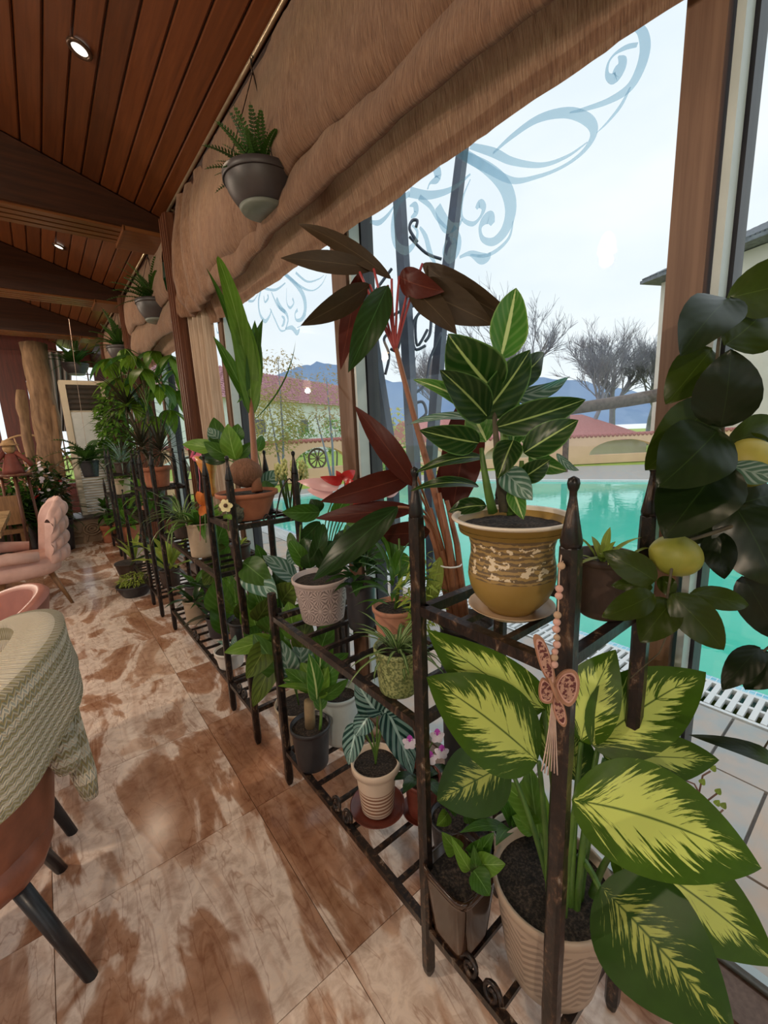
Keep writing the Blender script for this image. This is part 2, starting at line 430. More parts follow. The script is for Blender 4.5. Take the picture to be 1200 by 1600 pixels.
M_PLASTER = simple('plaster', (.55, .42, .30), (.48, .36, .26), 6, .8)
M_DARKWALL = simple('maroon_boards', (.12, .02, .012), (.07, .012, .008), 5, .5, stretch=(8, 8, .6))
def fabric():
    m, nt, b = _new('valance_fabric')
    v = coords(nt, 'Object', (4, 110, 9)); f = noise_t(nt, v, 2.2, 7, .7, .0)
    f2 = noise_t(nt, coords(nt, 'Object', (2, 14, 6)), 1.6, 5, .6)
    c = ramp(nt, f, [(.28, (.13, .052, .024)), (.47, (.31, .152, .082)), (.68, (.47, .275, .165))])
    c = mixc(nt, .45, c, ramp(nt, f2, [(.35, (.55, .45, .4)), (.6, (1, 1, 1))]), 'MULTIPLY')
    nt.links.new(c, b.inputs['Base Color']); b.inputs['Roughness'].default_value = .8; b.inputs['Sheen Weight'].default_value = .3
    bump(nt, b, f, .9, .006)
    tr = N(nt, 'BsdfTranslucent'); nt.links.new(c, tr.inputs[0]); mx = N(nt, 'MixShader'); mx.inputs[0].default_value = .30
    nt.links.new(b.outputs[0], mx.inputs[1]); nt.links.new(tr.outputs[0], mx.inputs[2]); nt.links.new(mx.outputs[0], nt.nodes['Material Output'].inputs[0])
    return m
M_FAB = fabric()
M_DRAPE = simple('drape_fabric', (.52, .40, .31), (.36, .26, .19), 5, .75, stretch=(20, 20, .4))
def glass():
    m, nt, b = _new('window_glass'); nt.nodes.remove(b)
    t = N(nt, 'BsdfTransparent'); t.inputs[0].default_value = (.965, .985, .985, 1)
    g = N(nt, 'BsdfGlossy'); g.inputs['Roughness'].default_value = .01
    fr = N(nt, 'LayerWeight'); fr.inputs[0].default_value = .5
    mx = N(nt, 'MixShader'); nt.links.new(math_(nt, 'MULTIPLY_ADD', math_(nt, 'POWER', fr.outputs['Facing'], 4.0), .16, .025), mx.inputs[0]); nt.links.new(t.outputs[0], mx.inputs[1]); nt.links.new(g.outputs[0], mx.inputs[2])
    nt.links.new(mx.outputs[0], nt.nodes['Material Output'].inputs[0]); return m
M_GLASS = glass()
def frosted():
    m, nt, b = _new('etched_film')
    b.inputs['Base Color'].default_value = (.55, .68, .76, 1); b.inputs['Roughness'].default_value = .6
    t = N(nt, 'BsdfTransparent'); t.inputs[0].default_value = (.60, .76, .86, 1); tl = N(nt, 'BsdfTranslucent'); tl.inputs[0].default_value = (.60, .74, .82, 1)
    m1 = N(nt, 'MixShader'); m1.inputs[0].default_value = .5; nt.links.new(b.outputs[0], m1.inputs[1]); nt.links.new(tl.outputs[0], m1.inputs[2])
    m2 = N(nt, 'MixShader'); m2.inputs[0].default_value = .74; nt.links.new(m1.outputs[0], m2.inputs[1]); nt.links.new(t.outputs[0], m2.inputs[2])
    nt.links.new(m2.outputs[0], nt.nodes['Material Output'].inputs[0]); return m
M_ETCH = frosted()

# ================================================================== FLOOR
fl = MB(); fl.box((-1.95, 3.0, -.062), (6.3, 14.5, .12)); floor = struct('floor', fl, M_GROUT, 'polished brown and cream marble tile floor')
TS = .64; tm = MB(); g = .0022
tm.box((0, 0, -.0055), (TS - g, TS - g, .011)); tile_me = tm.mesh('tile', M_MARBLE, False)
for i in range(-7, 2):
    for j in range(-8, 14):
        link('tile', tile_me, floor, Matrix.Translation((-.19 + TS * (i + .5), 1.47 + TS * (j + .5), .0045)))

# ================================================================== CEILING
SL = .325
def ceil_z(x): return 3.04 + SL * (1.01 - x)
BEAMS = [3.75, 5.75, 7.75]
cl = MB(); cl.prism([(1.22, -4.2, ceil_z(1.22) + .03), (-2.2, -4.2, ceil_z(-2.2) + .03), (-5.1, -4.2, ceil_z(1.22) + .03), (-5.1, -4.2, ceil_z(1.22) + .12), (-2.2, -4.2, ceil_z(-2.2) + .12), (1.22, -4.2, ceil_z(1.22) + .12)], (0, 14.4, 0))
ceiling = struct('ceiling', cl, M_BEAM, 'sloping ceiling clad in dark reddish wooden boards')
ca = math.atan(SL); pw = .1003
for (y0, y1) in ((-4.1, 3.75), (4.1, 5.75), (6.1, 7.75), (8.1, 10.1)):
    pm = MB(); L = y1 - y0; wq = pw * math.sqrt(1 + SL * SL) - .005
    # board with chamfered long edges
    q = wq / 2; pm.prism([(-q, 0, .012), (-q, 0, .004), (-q + .006, 0, -.004), (q - .006, 0, -.004), (q, 0, .004), (q, 0, .012)], (0, L, 0))
    me = pm.mesh('plank', M_PLANK, False)
    for k in range(32):
        x = .995 - pw * (k + .5)
        link('plank', me, ceiling, Matrix.Translation((x, y0, ceil_z(x) + .012)) @ Matrix.Rotation(ca, 4, 'Y'))
for n_, y in enumerate(BEAMS):
    b = MB(); b.prism([(1.15, y, 2.955), (1.15, y, ceil_z(1.15)), (-2.2, y, ceil_z(-2.2)), (-5.0, y, ceil_z(1.1)), (-5.0, y, 2.955)], (0, .35, 0))
    t = struct('trim_%d' % (n_ + 1), b, M_BEAM, ['dark wooden ceiling beam nearest the camera', 'second dark wooden ceiling beam', 'third dark wooden ceiling beam far back'][n_])
    for k, yy in enumerate((.04, .115, .19, .265)):
        mb = MB(); mb.box((-.2, y + yy + .02, 2.948), (2.4, .055, .016)); mb.build('moulding', M_MOULD, t, False)
    cb = MB(); cb.box((.88, y + .17, 2.935), (.36, .37, .03)); cb.build('beam_end_plate', M_MOULD, t, False)
    x0 = MB(); x0.box((.70, y + .17, 2.935), (.012, .37, .036)); x0.build('end_bead', M_MOULD, t, False)
# eave trim along the window head
b = MB(); b.box((1.07, 3, 2.99), (.17, 14.2, .10)); b.box((1.10, 3, 2.90), (.2, 14.2, .10)); struct('trim_4', b, M_BEAM, 'dark wooden head trim running above the windows')

# ================================================================== WINDOW WALL
def mullion(n, y0, y1):
    e = MB(); e.box((1.14, (y0 + y1) / 2 + .012, 1.5), (.13, y1 - y0 - .03, 2.9)); t = struct('trim_%d' % n, e, M_FRAME, 'brown wooden window mullion number %d from the right' % (n - 4))
    a = MB(); a.box((1.11, y0 + .010, 1.5), (.05, .014, 2.9)); a.build('aluminium_strip', M_ALU, t, False)
    a = MB(); a.box((1.17, y0 + .002, 1.5), (.06, .012, 2.9)); a.build('seal', M_SEAL, t, False)
    a = MB(); a.box((1.19, y1 - .002, 1.5), (.05, .010, 2.9)); a.build('seal', M_SEAL, t, False)
mullion(5, .285, .382); mullion(6, 1.525, 1.66); mullion(7, 3.02, 3.12)
mullion(8, 4.95, 5.06); mullion(9, 6.95, 7.06); mullion(10, -1.0, -.88)
WL = ['window pane beside the lemon tree at the right edge', 'wide window pane with large etched swirls above the beige vase', 'window pane with small etched swirls behind the coconut sprout', 'narrow pane beside the pale drape', 'window behind the umbrella tree', 'window at the far end of the racks', 'last window of the long glass wall', 'window pane behind the camera on the pool side']
spans = [(-.88, .285), (.382, 1.525), (1.66, 3.02), (3.12, 3.60), (3.60, 4.95), (5.06, 6.95), (7.06, 9.9), (-3.9, -1.0)]
windows = []
for k, (y0, y1) in enumerate(spans):
    f = MB(); yc = (y0 + y1) / 2; L = y1 - y0
    f.box((1.15, yc, .03), (.11, L, .06)); f.box((1.15, yc, 2.87), (.10, L, .06))
    o = struct('window_%d' % (k + 1), f, M_FRAME, WL[k]); windows.append(o)
    f = MB(); f.box((1.105, yc, .066), (.10, L, .012)); f.build('window_sill', M_FRAME, o, False)
    f = MB(); f.box((1.185, yc, .075), (.024, L, .03)); f.build('sill_strip', M_ALU, o, False)
    p = MB(); p.box((1.16, yc, 1.47), (.006, L, 2.76)); p.build('pane', M_GLASS, o, False)
# pillars cased in dark wood between the bays
for k, y in enumerate((3.40, 5.50, 7.50)):
    b = MB(); yy = y + .12
    b.box((1.0, yy, 1.5), (.19, .17, 2.95)); t = struct('trim_%d' % (11 + k), b, M_CASE, ['nearest dark wooden pillar beside the pale drape', 'second dark wooden pillar behind the umbrella tree', 'third dark wooden pillar far back'][k])
    for dx in (-.06, 0, .06):
        r = MB(); r.box((1.0 + dx, yy - .088, 1.5), (.03, .012, 2.95)); r.build('reed', M_CASE, t, False)
    for dy in (-.05, .0, .05):
        r = MB(); r.box((.903, yy + dy, 1.5), (.012, .026, 2.95)); r.build('reed', M_CASE, t, False)
# the rest of the room, out of frame: opposite glazed wall, back wall, far wall
b = MB()
for (y0, y1) in ((-4.1, -3.4), (-1.2, -.8), (1.4, 1.8), (4.0, 4.4), (6.6, 7.0), (9.4, 10.1)): b.box((-5.05, (y0 + y1) / 2, 1.6), (.1, y1 - y0, 3.2))
b.box((-5.05, 3, .3), (.1, 14.2, .6)); b.box((-5.05, 3, 2.9), (.1, 14.2, .5)); struct('wall_left', b, M_PLASTER, 'glazed opposite wall of the dining room')
b = MB(); b.box((-4.2, -4.15, 1.9), (1.8, .1, 3.8)); b.box((.4, -4.15, 1.9), (1.6, .1, 3.8)); b.box((-1.85, -4.15, 3.3), (3, .1, 1.4)); struct('wall_back', b, M_PLASTER, 'wall behind the camera with a wide opening')
b = MB()
b.box((-2.8, 10.0, 2.0), (4.6, .1, 4.0)); b.box((.02, 10.0, .35), (1.1, .1, .7)); b.box((-.22, 9.93, 1.6), (.40, .03, 2.9)); b.box((.9, 10.0, 2.96), (.9, .1, .25)); b.box((-.1, 9.96, 3.25), (1.2, .02, 1.4)); b.box((.08, 9.94, 1.6), (.12, .04, 2.9)); b.box((1.1, 10, 1.5), (.2, .1, 3))
struct('wall_far', b, M_DARKWALL, 'dark maroon far wall with bright windows')
f = MB()
for z in (2.2, 2.7): f.box((.62, 9.97, z), (1.0, .02, .02))
for x in (.35, .62, .9): f.box((x, 9.97, 1.9), (.02, .02, 2.0))
struct('window_9', f, M_FRAME, 'bright lattice window on the far wall')

# ================================================================== CURTAINS AND RODS
def valance(y0, y1, label, seed):
    t = thing('valance_curtain', label, 'curtain', (1.0, (y0 + y1) / 2, 2.23), 'tucked fabric valances along the glass wall')
    L = y1 - y0; nu = int(L * 36); nv = 64
    key = [(0, .985, 3.02), (.10, .955, 2.94), (.22, .92, 2.80), (.33, .905, 2.66), (.38, .915, 2.585), (.415, .945, 2.555), (.45, .985, 2.60), (.49, 1.015, 2.70), (.52, 1.02, 2.715), (.55, 1.0, 2.68), (.62, .965, 2.56), (.72, .935, 2.40), (.775, .935, 2.315), (.805, .96, 2.275), (.83, .995, 2.30), (.86, 1.02, 2.385), (.885, 1.03, 2.395), (.91, 1.03, 2.35), (1, 1.06, 2.225)]
    def sec(s):
        for i in range(len(key) - 1):
            if s <= key[i + 1][0] + 1e-9:
                a, b = key[i], key[i + 1]; q = (s - a[0]) / (b[0] - a[0]); q = q * q * (3 - 2 * q) * .5 + q * .5
                return a[1] + (b[1] - a[1]) * q, a[2] + (b[2] - a[2]) * q
        return key[-1][1:]
    def fn(u, v):
        y = y0 + L * u
        x, z = sec(v)
        n1 = noise.noise(V((y * 1.6, v * 3, seed))); n2 = noise.noise(V((y * 7, v * 5, seed + 9))); n3 = noise.noise(V((y * 30, v * 3, seed + 3)))
        k = math.sin(v * PI); z -= (.10 * n1 + .035 * math.sin(y * 2.2 + seed)) * k + (y - y0) * .055 * math.exp(-((v - .42) / .2) ** 2) * (1 if L > 3 else .3)
        x += (.03 * n1 + .014 * n2) * (.3 + k) + .004 * n3
        if L > 3: x += .03 * max(0, (y - 2.35) / .9) ** 2 * math.sin(y * 36 + v * 5 + 2 * n1); x -= .012 * abs(math.sin(y * 3.1 + v * 9 + 3 * n1))
        if v > .97: z += .006 * noise.noise(V((y * 5, 7, seed)))
        return V((min(x, 1.07), y, z))
    mb = MB(); mb.grid(fn, nu, nv); mb.build('fabric', M_FAB, t)
    h = MB(); h.grid(lambda u, v: fn(u, 1.0) + V((-.006 + .006 * v, 0, .03 - .05 * v)), nu, 2); h.build('hem', M_FAB, t)
    return t
valance(-.6, 3.36, 'long tan crushed fabric valance above the nearest windows', 1.0)
valance(3.72, 5.46, 'tan fabric valance in the second window bay', 5.0)
valance(5.72, 7.45, 'tan fabric valance in the third window bay', 8.0)
# pleated pale drape beside the pillar
t = thing('drape', 'pale pleated drape hanging beside the nearest dark pillar', 'curtain', (1.02, 3.28, .08))
mb = MB(); mb.grid(lambda u, v: V((.975 + .03 * math.sin(u * 26 + .7 * math.sin(v * 5)) + .05 * u, 3.395 - .27 * u + .014 * math.sin(v * 7), 2.98 - 2.9 * v)), 60, 24); mb.build('fabric', M_DRAPE, t)
for k in range(4):
    mb = MB(); mb.box((.985 + .012 * k, 3.38 - .07 * k, 2.985), (.03, .012, .03)); mb.build('curtain_hook', M_BRASS, t, False)
for k, (y0, y1) in enumerate(((-.8, 3.7), (4.12, 5.7), (6.12, 7.7))):
    t = thing('curtain_rod', ['long pale curtain rod above the nearest valance', 'pale curtain rod in the second bay', 'pale curtain rod in the third bay'][k], 'curtain rod', (.955, y0, 3.0), 'curtain rods')
    mb = MB(); mb.tube([(.955, y0, 3.025), (.955, y1, 3.025)], .009, 8); mb.build('rod', M_BRASS, t)
    for s_ in range(3):
        yy = y0 + .2 + (y1 - y0 - .4) * s_ / 2; mb = MB(); mb.tube([(.955, yy, 3.025), (.99, yy, 3.025), (1.0, yy, 3.025)], .006, 6); mb.build('bracket', M_BRASS, t)

# etched swirls on the glass (thin film on the inner face)
def ribbon(mb, pts, n=6):
    q = [PX(p[0], p[1], 1.1555) for p in pts]; ws = [p[2] * mpp(a) * .5 for p, a in zip(pts, q)]
    P = []; k = len(q)
    def cr(i, t, arr):
        g = lambda j: arr[max(0, min(k - 1, j))]
        a, b_, c, d = g(i - 1), g(i), g(i + 1), g(i + 2)
        return (b_ * 2 + (c - a) * t + (a * 2 - b_ * 5 + c * 4 - d) * t * t + (b_ * 3 - a - c * 3 + d) * t ** 3) * .5
    C = []; 
    for i in range(k - 1):
        for j in range(n):
            C.append((cr(i, j / n, q), max(.0005, cr(i, j / n, ws))))
    C.append((q[-1], ws[-1]))
    o = []
    for i, (c, w_) in enumerate(C):
        d = C[min(i + 1, len(C) - 1)][0] - C[max(i - 1, 0)][0]; d.x = 0; d = d.normalized() if d.length > 0 else V((0, 0, 1)); nrm = V((0, -d.z, d.y))
        o += [c + nrm * w_, c - nrm * w_]
    mb.add(o, [(2 * i, 2 * i + 1, 2 * i + 3, 2 * i + 2) for i in range(len(C) - 1)])
SW2 = [[(985, 42, 3), (1002, 48, 12), (1008, 75, 16), (1000, 108, 16), (982, 138, 14), (950, 158, 9), (915, 170, 6), (890, 176, 2)],
 [(996, 70, 6), (978, 74, 7), (960, 85, 4), (950, 100, 4), (949, 118, 7), (960, 122, 16), (968, 108, 20), (972, 95, 13), (966, 88, 2)],
 [(985, 136, 3), (970, 165, 6), (950, 190, 4), (932, 208, 1)],
 [(770, 240, 3), (800, 213, 8), (840, 186, 11), (885, 176, 14), (918, 187, 15), (928, 208, 12), (912, 236, 7), (880, 260, 5), (840, 276, 6), (800, 282, 9), (760, 262, 12), (725, 242, 14), (705, 236, 4)],
 [(918, 222, 2), (885, 245, 5), (845, 258, 7), (800, 252, 10), (770, 238, 12), (735, 228, 8)],
 [(720, 240, 10), (760, 262, 16), (788, 290, 20), (798, 325, 21), (790, 358, 18), (772, 377, 13), (755, 374, 8), (750, 358, 6), (756, 345, 14), (765, 340, 18), (770, 350, 8)],
 [(802, 345, 2), (795, 372, 5), (775, 392, 6), (755, 400, 5), (735, 398, 3)],
 [(718, 402, 4), (735, 396, 8), (752, 404, 16), (762, 402, 12), (766, 394, 2)],
 [(735, 280, 2), (723, 310, 4), (722, 340, 5), (738, 350, 7), (750, 340, 5), (756, 325, 9), (750, 318, 12), (744, 326, 6)],
 [(705, 360, 18), (716, 375, 12), (714, 395, 10), (702, 408, 8), (693, 395, 5), (698, 375, 5)],
 [(703, 372, 3), (710, 380, 12), (704, 395, 16), (698, 402, 3)],
 [(684, 322, 12), (690, 340, 18), (700, 355, 18), (716, 352, 7), (722, 342, 3)],
 [(640, 302, 8), (622, 318, 10), (614, 350, 10), (618, 380, 11), (634, 392, 12), (648, 380, 8), (652, 362, 5), (644, 352, 3)],
 [(640, 300, 14), (670, 305, 12), (705, 296, 8), (735, 272, 3)],
 [(655, 308, 8), (672, 322, 7), (684, 342, 6), (700, 358, 4)],
 [(656, 355, 4), (665, 370, 8), (672, 395, 9), (680, 412, 4)],
 [(640, 322, 2), (648, 320, 9), (650, 332, 11), (642, 340, 3)],
 [(578, 346, 4), (592, 348, 8), (606, 336, 6), (618, 318, 2)],
 [(668, 268, 3), (680, 262, 12), (684, 278, 14), (672, 286, 4), (668, 296, 3)]]
SW3 = [[(445, 428, 6), (462, 444, 7), (474, 462, 9), (477, 482, 9), (472, 498, 7), (463, 500, 4), (461, 490, 3), (465, 484, 6)],
 [(445, 428, 4), (470, 448, 4), (488, 454, 2), (502, 445, 2), (510, 430, 1)], [(462, 426, 4), (480, 440, 3), (498, 436, 2), (506, 430, 1)],
 [(408, 452, 4), (404, 470, 5), (406, 490, 5), (414, 502, 6), (421, 494, 4), (424, 484, 3)], [(410, 450, 3), (430, 453, 4), (446, 442, 2)],
 [(424, 456, 2), (434, 478, 4), (446, 488, 6), (450, 500, 4), (446, 515, 3)], [(432, 466, 6), (438, 480, 8), (446, 488, 5)],
 [(422, 482, 2), (430, 500, 3), (438, 516, 3), (446, 516, 2)], [(440, 494, 2), (444, 498, 6), (443, 506, 6), (440, 510, 2)],
 [(446, 514, 3), (456, 512, 7), (464, 520, 8), (468, 514, 3)], [(448, 450, 1), (448, 472, 2), (453, 481, 4), (459, 474, 3), (457, 466, 4)], [(478, 490, 1), (474, 506, 2), (464, 512, 1)],
 [(412, 462, 2), (414, 472, 3), (419, 466, 4), (418, 460, 3)], [(388, 470, 4), (396, 470, 3), (403, 460, 1)]]
SW4 = [[(338, 506, 1), (346, 500, 3), (346, 514, 4), (340, 520, 3), (338, 512, 2)], [(352, 498, 3), (350, 520, 4), (345, 536, 4), (340, 530, 2)]]
for wn, S in ((1, SW2), (2, SW3), (3, SW4)):
    for st in S:
        mb = MB(); ribbon(mb, st); mb.build('etched_swirl', M_ETCH, windows[wn], False)

# ================================================================== LAMPS
def downlight(x, y, label):
    z = ceil_z(x) - .002; R = Matrix.Rotation(ca, 3, 'Y')
    t = thing('downlight', label, 'lamp', (x, y, z), 'recessed ceiling downlights')
    def lr(prof_, mat, nm):
        mb = MB(); mb.lathe(prof_, (0, 0, 0), 24); mb.v = [tuple(R @ V(p) + V((x, y, z))) for p in mb.v]; return mb.build(nm, mat, t)
    lr([(.034, .0), (.034, -.008), (.046, -.010), (.052, -.004), (.052, .0)], M_LAMPRIM, 'ring')
    lr([(.001, -.003), (.033, -.003), (.033, .0), (.001, .001)], M_LAMPGLOW, 'bulb')
    ld = bpy.data.lights.new('downlight', 'SPOT'); ld.energy = 16 * LAMP; ld.color = (1, .78, .55); ld.spot_size = 2.3; ld.spot_blend = .7; ld.shadow_soft_size = .09
    lo = bpy.data.objects.new('downlight_beam', ld); COL.objects.link(lo); lo.parent = t; lo.matrix_parent_inverse = ROOTINV(t); lo.matrix_basis = Matrix.Translation((x, y, z - .03))
M_LAMPRIM = simple('lamp_rim', (.10, .05, .03), (.06, .03, .02), 30, .3, .5)
M_LAMPGLOW = emitter('lamp_glow', (1, .93, .82), 1.4)
DL = [(.42, 2.65, 'round downlight in the nearest ceiling bay'), (.415, 5.2, 'round downlight in the second ceiling bay'), (.42, 7.0, 'round downlight in the third ceiling bay')]
for x, y, lb in DL: downlight(x, y, lb)
for k, (x, y) in enumerate(((.42, .2), (-1.0, .9), (-1.0, 2.65), (-1.0, 5.2), (-1.0, -1.2))): downlight(x, y, ['round downlight above the camera', 'round downlight over the near tables', 'round downlight over the middle tables', 'round downlight over the far tables', 'round downlight behind the camera'][k])
M_SHADE = emitter('lamp_shade_glow', (1, .72, .42), 1.6)
def pendant(x, y, z, label):
    t = thing('pendant_lamp', label, 'lamp', (x, y, z), 'pendant lamps over the tables')
    mb = MB(); mb.tube([(x, y, z + .12), (x, y, ceil_z(max(x, -2.2)))], .006, 6); mb.build('cord', M_LAMPRIM, t)
    mb = MB(); mb.lathe([(.02, .13), (.05, .10), (.075, .03), (.08, -.04), (.075, -.04), (.07, .03), (.045, .09), (.001, .11)], (x, y, z), 24); mb.build('lamp_shade', M_SHADE, t)
    ld = bpy.data.lights.new('pendant_lamp', 'POINT'); ld.energy = 82 * LAMP; ld.color = (1, .82, .64); ld.shadow_soft_size = .05
    lo = bpy.data.objects.new('pendant_bulb', ld); COL.objects.link(lo); lo.parent = t; lo.matrix_parent_inverse = ROOTINV(t); lo.matrix_basis = Matrix.Translation((x, y, z - .1))
pendant(-1.88, 1.97, 2.95, 'glowing pendant lamp over the nearest table'); pendant(-1.88, 5.17, 2.60, 'glowing pendant lamp over the middle table'); pendant(-1.7, -1.6, 2.35, 'glowing pendant lamp behind the camera'); pendant(-1.9, 7.6, 2.35, 'glowing pendant lamp over the far table')
# ================================================================== OUTSIDE: deck, pool, garden wall, houses, trees, hills
GZ = -.1
M_SLATE = simple('deck_slate', (.50, .43, .38), (.40, .42, .42), 9, .55, bmp=.25, lo=.4, hi=.62)
M_SLATE2 = simple('deck_slate_warm', (.56, .41, .31), (.46, .42, .38), 9, .55, bmp=.25)
M_JOINT = simple('deck_joint', (.16, .15, .14), (.2, .19, .18), 30, .8)
M_GRASS = simple('grass', (.26, .44, .06), (.42, .48, .09), 6, .9)
M_WHITEPL = simple('white_plastic', (.82, .84, .85), (.74, .77, .78), 12, .4)
M_PEACH = simple('peach_render', (.88, .58, .40), (.80, .52, .35), 2, .85)
M_ROOFT = simple('roof_tile_red', (.58, .22, .20), (.46, .16, .15), 12, .7)
M_MAUVE = simple('roof_tile_mauve', (.66, .38, .42), (.54, .29, .33), 3, .7)
M_HWALL = simple('house_render', (.86, .89, .91), (.78, .82, .85), 1.2, .85)
M_HCREAM = simple('house_cream', (.80, .74, .66), (.72, .66, .58), 1.2, .85)
M_DARKGL = simple('dark_pane', (.05, .06, .08), (.09, .10, .12), 2, .15)
M_GREYROOF = simple('grey_slate_roof', (.22, .24, .27), (.12, .13, .15), 6, .6, stretch=(1, 1, 1))
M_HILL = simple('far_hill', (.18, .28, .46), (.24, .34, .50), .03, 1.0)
M_BARK = simple('bark_grey', (.25, .26, .31), (.33, .33, .38), 8, .9)
M_STEEL = simple('painted_steel', (.075, .10, .15), (.05, .065, .10), 6, .4, .1)
M_BEAMOUT = simple('weathered_beam', (.10, .07, .06), (.17, .12, .10), 10, .7)

g_ = MB(); g_.box((30, 20, GZ - .06 - .35), (120, 130, .1)); struct('floor_garden', g_, M_GRASS, 'green lawn around the pool')
# paved strip between the glass and the pool, laid stone by stone
dk = MB(); dk.box((1.92, 3.5, GZ - .06), (1.44, 13, .09)); deck = struct('floor_terrace', dk, M_JOINT, 'slate paved terrace beside the pool')
rnd = random.Random(3)
for i, (x0, x1) in enumerate(((1.205, 1.66), (1.66, 2.14), (2.14, 2.60))):
    y = -1.4 + .21 * i
    while y < 9:
        L = rnd.choice((.44, .62, .80)); mb = MB(); mb.box(((x0 + x1) / 2, y + L / 2, GZ - .008 + rnd.uniform(-.002, .002)), (x1 - x0 - .012, L - .012, .022))
        mb.build('paving_slab', rnd.choice((M_SLATE, M_SLATE, M_SLATE2)), deck, False); y += L
# overflow grate
gt = thing('overflow_grate', 'white slatted overflow grate along the pool edge', 'grate', (2.76, 3.0, GZ))
for x in (2.625, 2.76, 2.895): mb = MB(); mb.box((x, 3.8, GZ - .012), (.022, 10.4, .03)); mb.build('rail', M_WHITEPL, gt, False)
sm_ = MB(); sm_.box((0, 0, 0), (.245, .026, .022)); slat_me = sm_.mesh('slat', M_WHITEPL, False)
for k in range(190): link('slat', slat_me, gt, Matrix.Translation((2.76, -1.35 + .048 * k, GZ - .004)))
# pool
POOL = [(2.98, -1.6), (13.4, -1.6), (13.4, 2.0), (11.9, 4.0), (10.6, 6.25), (9.1, 8.8), (6.5, 9.6), (2.98, 9.6)]
def water():
    m, nt, b = _new('pool_water'); b.inputs['Roughness'].default_value = .04; b.inputs['IOR'].default_value = 1.33; b.inputs['Specular IOR Level'].default_value = .5
    v = coords(nt, 'Object', (1, 1, 1)); c = ramp(nt, noise_t(nt, v, .35, 2), [(.3, (.05, .56, .38)), (.7, (.13, .68, .54))])
    nt.links.new(c, b.inputs['Base Color']); bump(nt, b, noise_t(nt, v, 5, 3, .5, .4), .12, .02); return m
wm = MB(); wm.prism([(x, y, GZ - .06) for x, y in POOL], (0, 0, .035)); tag(wm.build('pool_water', water(), None, False), 'turquoise water filling the swimming pool', 'water', kind='stuff')
def mosaic():
    m, nt, b = _new('blue_mosaic'); v = coords(nt, 'Object', (1, 1, 1)); br = N(nt, 'TexBrick'); br.offset = 0
    br.inputs['Scale'].default_value = 1; br.inputs['Brick Width'].default_value = .03; br.inputs['Row Height'].default_value = .03; br.inputs['Mortar Size'].default_value = .002
    br.inputs['Color1'].default_value = (.12, .50, .70, 1); br.inputs['Color2'].default_value = (.35, .72, .85, 1); br.inputs['Mortar'].default_value = (.7, .8, .85, 1)
    nt.links.new(v, br.inputs['Vector']); nt.links.new(br.outputs[0], b.inputs['Base Color']); b.inputs['Roughness'].default_value = .2; return m
mb = MB(); mb.box((2.945, 3.9, GZ - .045), (.075, 11, .07)); struct('trim_14', mb, mosaic(), 'blue mosaic edging of the pool')
# far deck, white lip
mb = MB(); FP = [(13.4, 2.0), (11.9, 4.0), (10.6, 6.25), (9.1, 8.8), (6.5, 9.6), (2.98, 9.6)]
lip = []
for a, b_ in zip(FP, FP[1:]): mb.bar((a[0], a[1], GZ - .01), (b_[0], b_[1], GZ - .01), .16, .07)
struct('trim_15', mb, M_WHITEPL, 'white lip at the far side of the pool')
mb = MB(); mb.prism([(13.45, 1.9, GZ - .05), (18.5, 3.1, GZ - .05), (14.0, 8.0, GZ - .05), (9.3, 10.6, GZ - .05), (3, 10.8, GZ - .05), (3, 9.65, GZ - .05), (6.55, 9.65, GZ - .05), (9.2, 8.85, GZ - .05), (11.95, 4.1, GZ - .05)], (0, 0, .05)); struct('floor_far_deck', mb, M_SLATE, 'grey paved deck beyond the pool')
# low inner rise of lawn up to the wall
mb = MB(); mb.prism([(3, 10.7, GZ - .08), (9.3, 10.5, GZ - .08), (14.0, 7.9, GZ - .08), (18.5, 3.0, GZ - .08), (30, 3, GZ - .08), (30, 30, GZ - .08), (0, 30, GZ - .08)], (0, 0, .05)); struct('floor_lawn', mb, M_GRASS, 'strip of lawn before the garden wall')

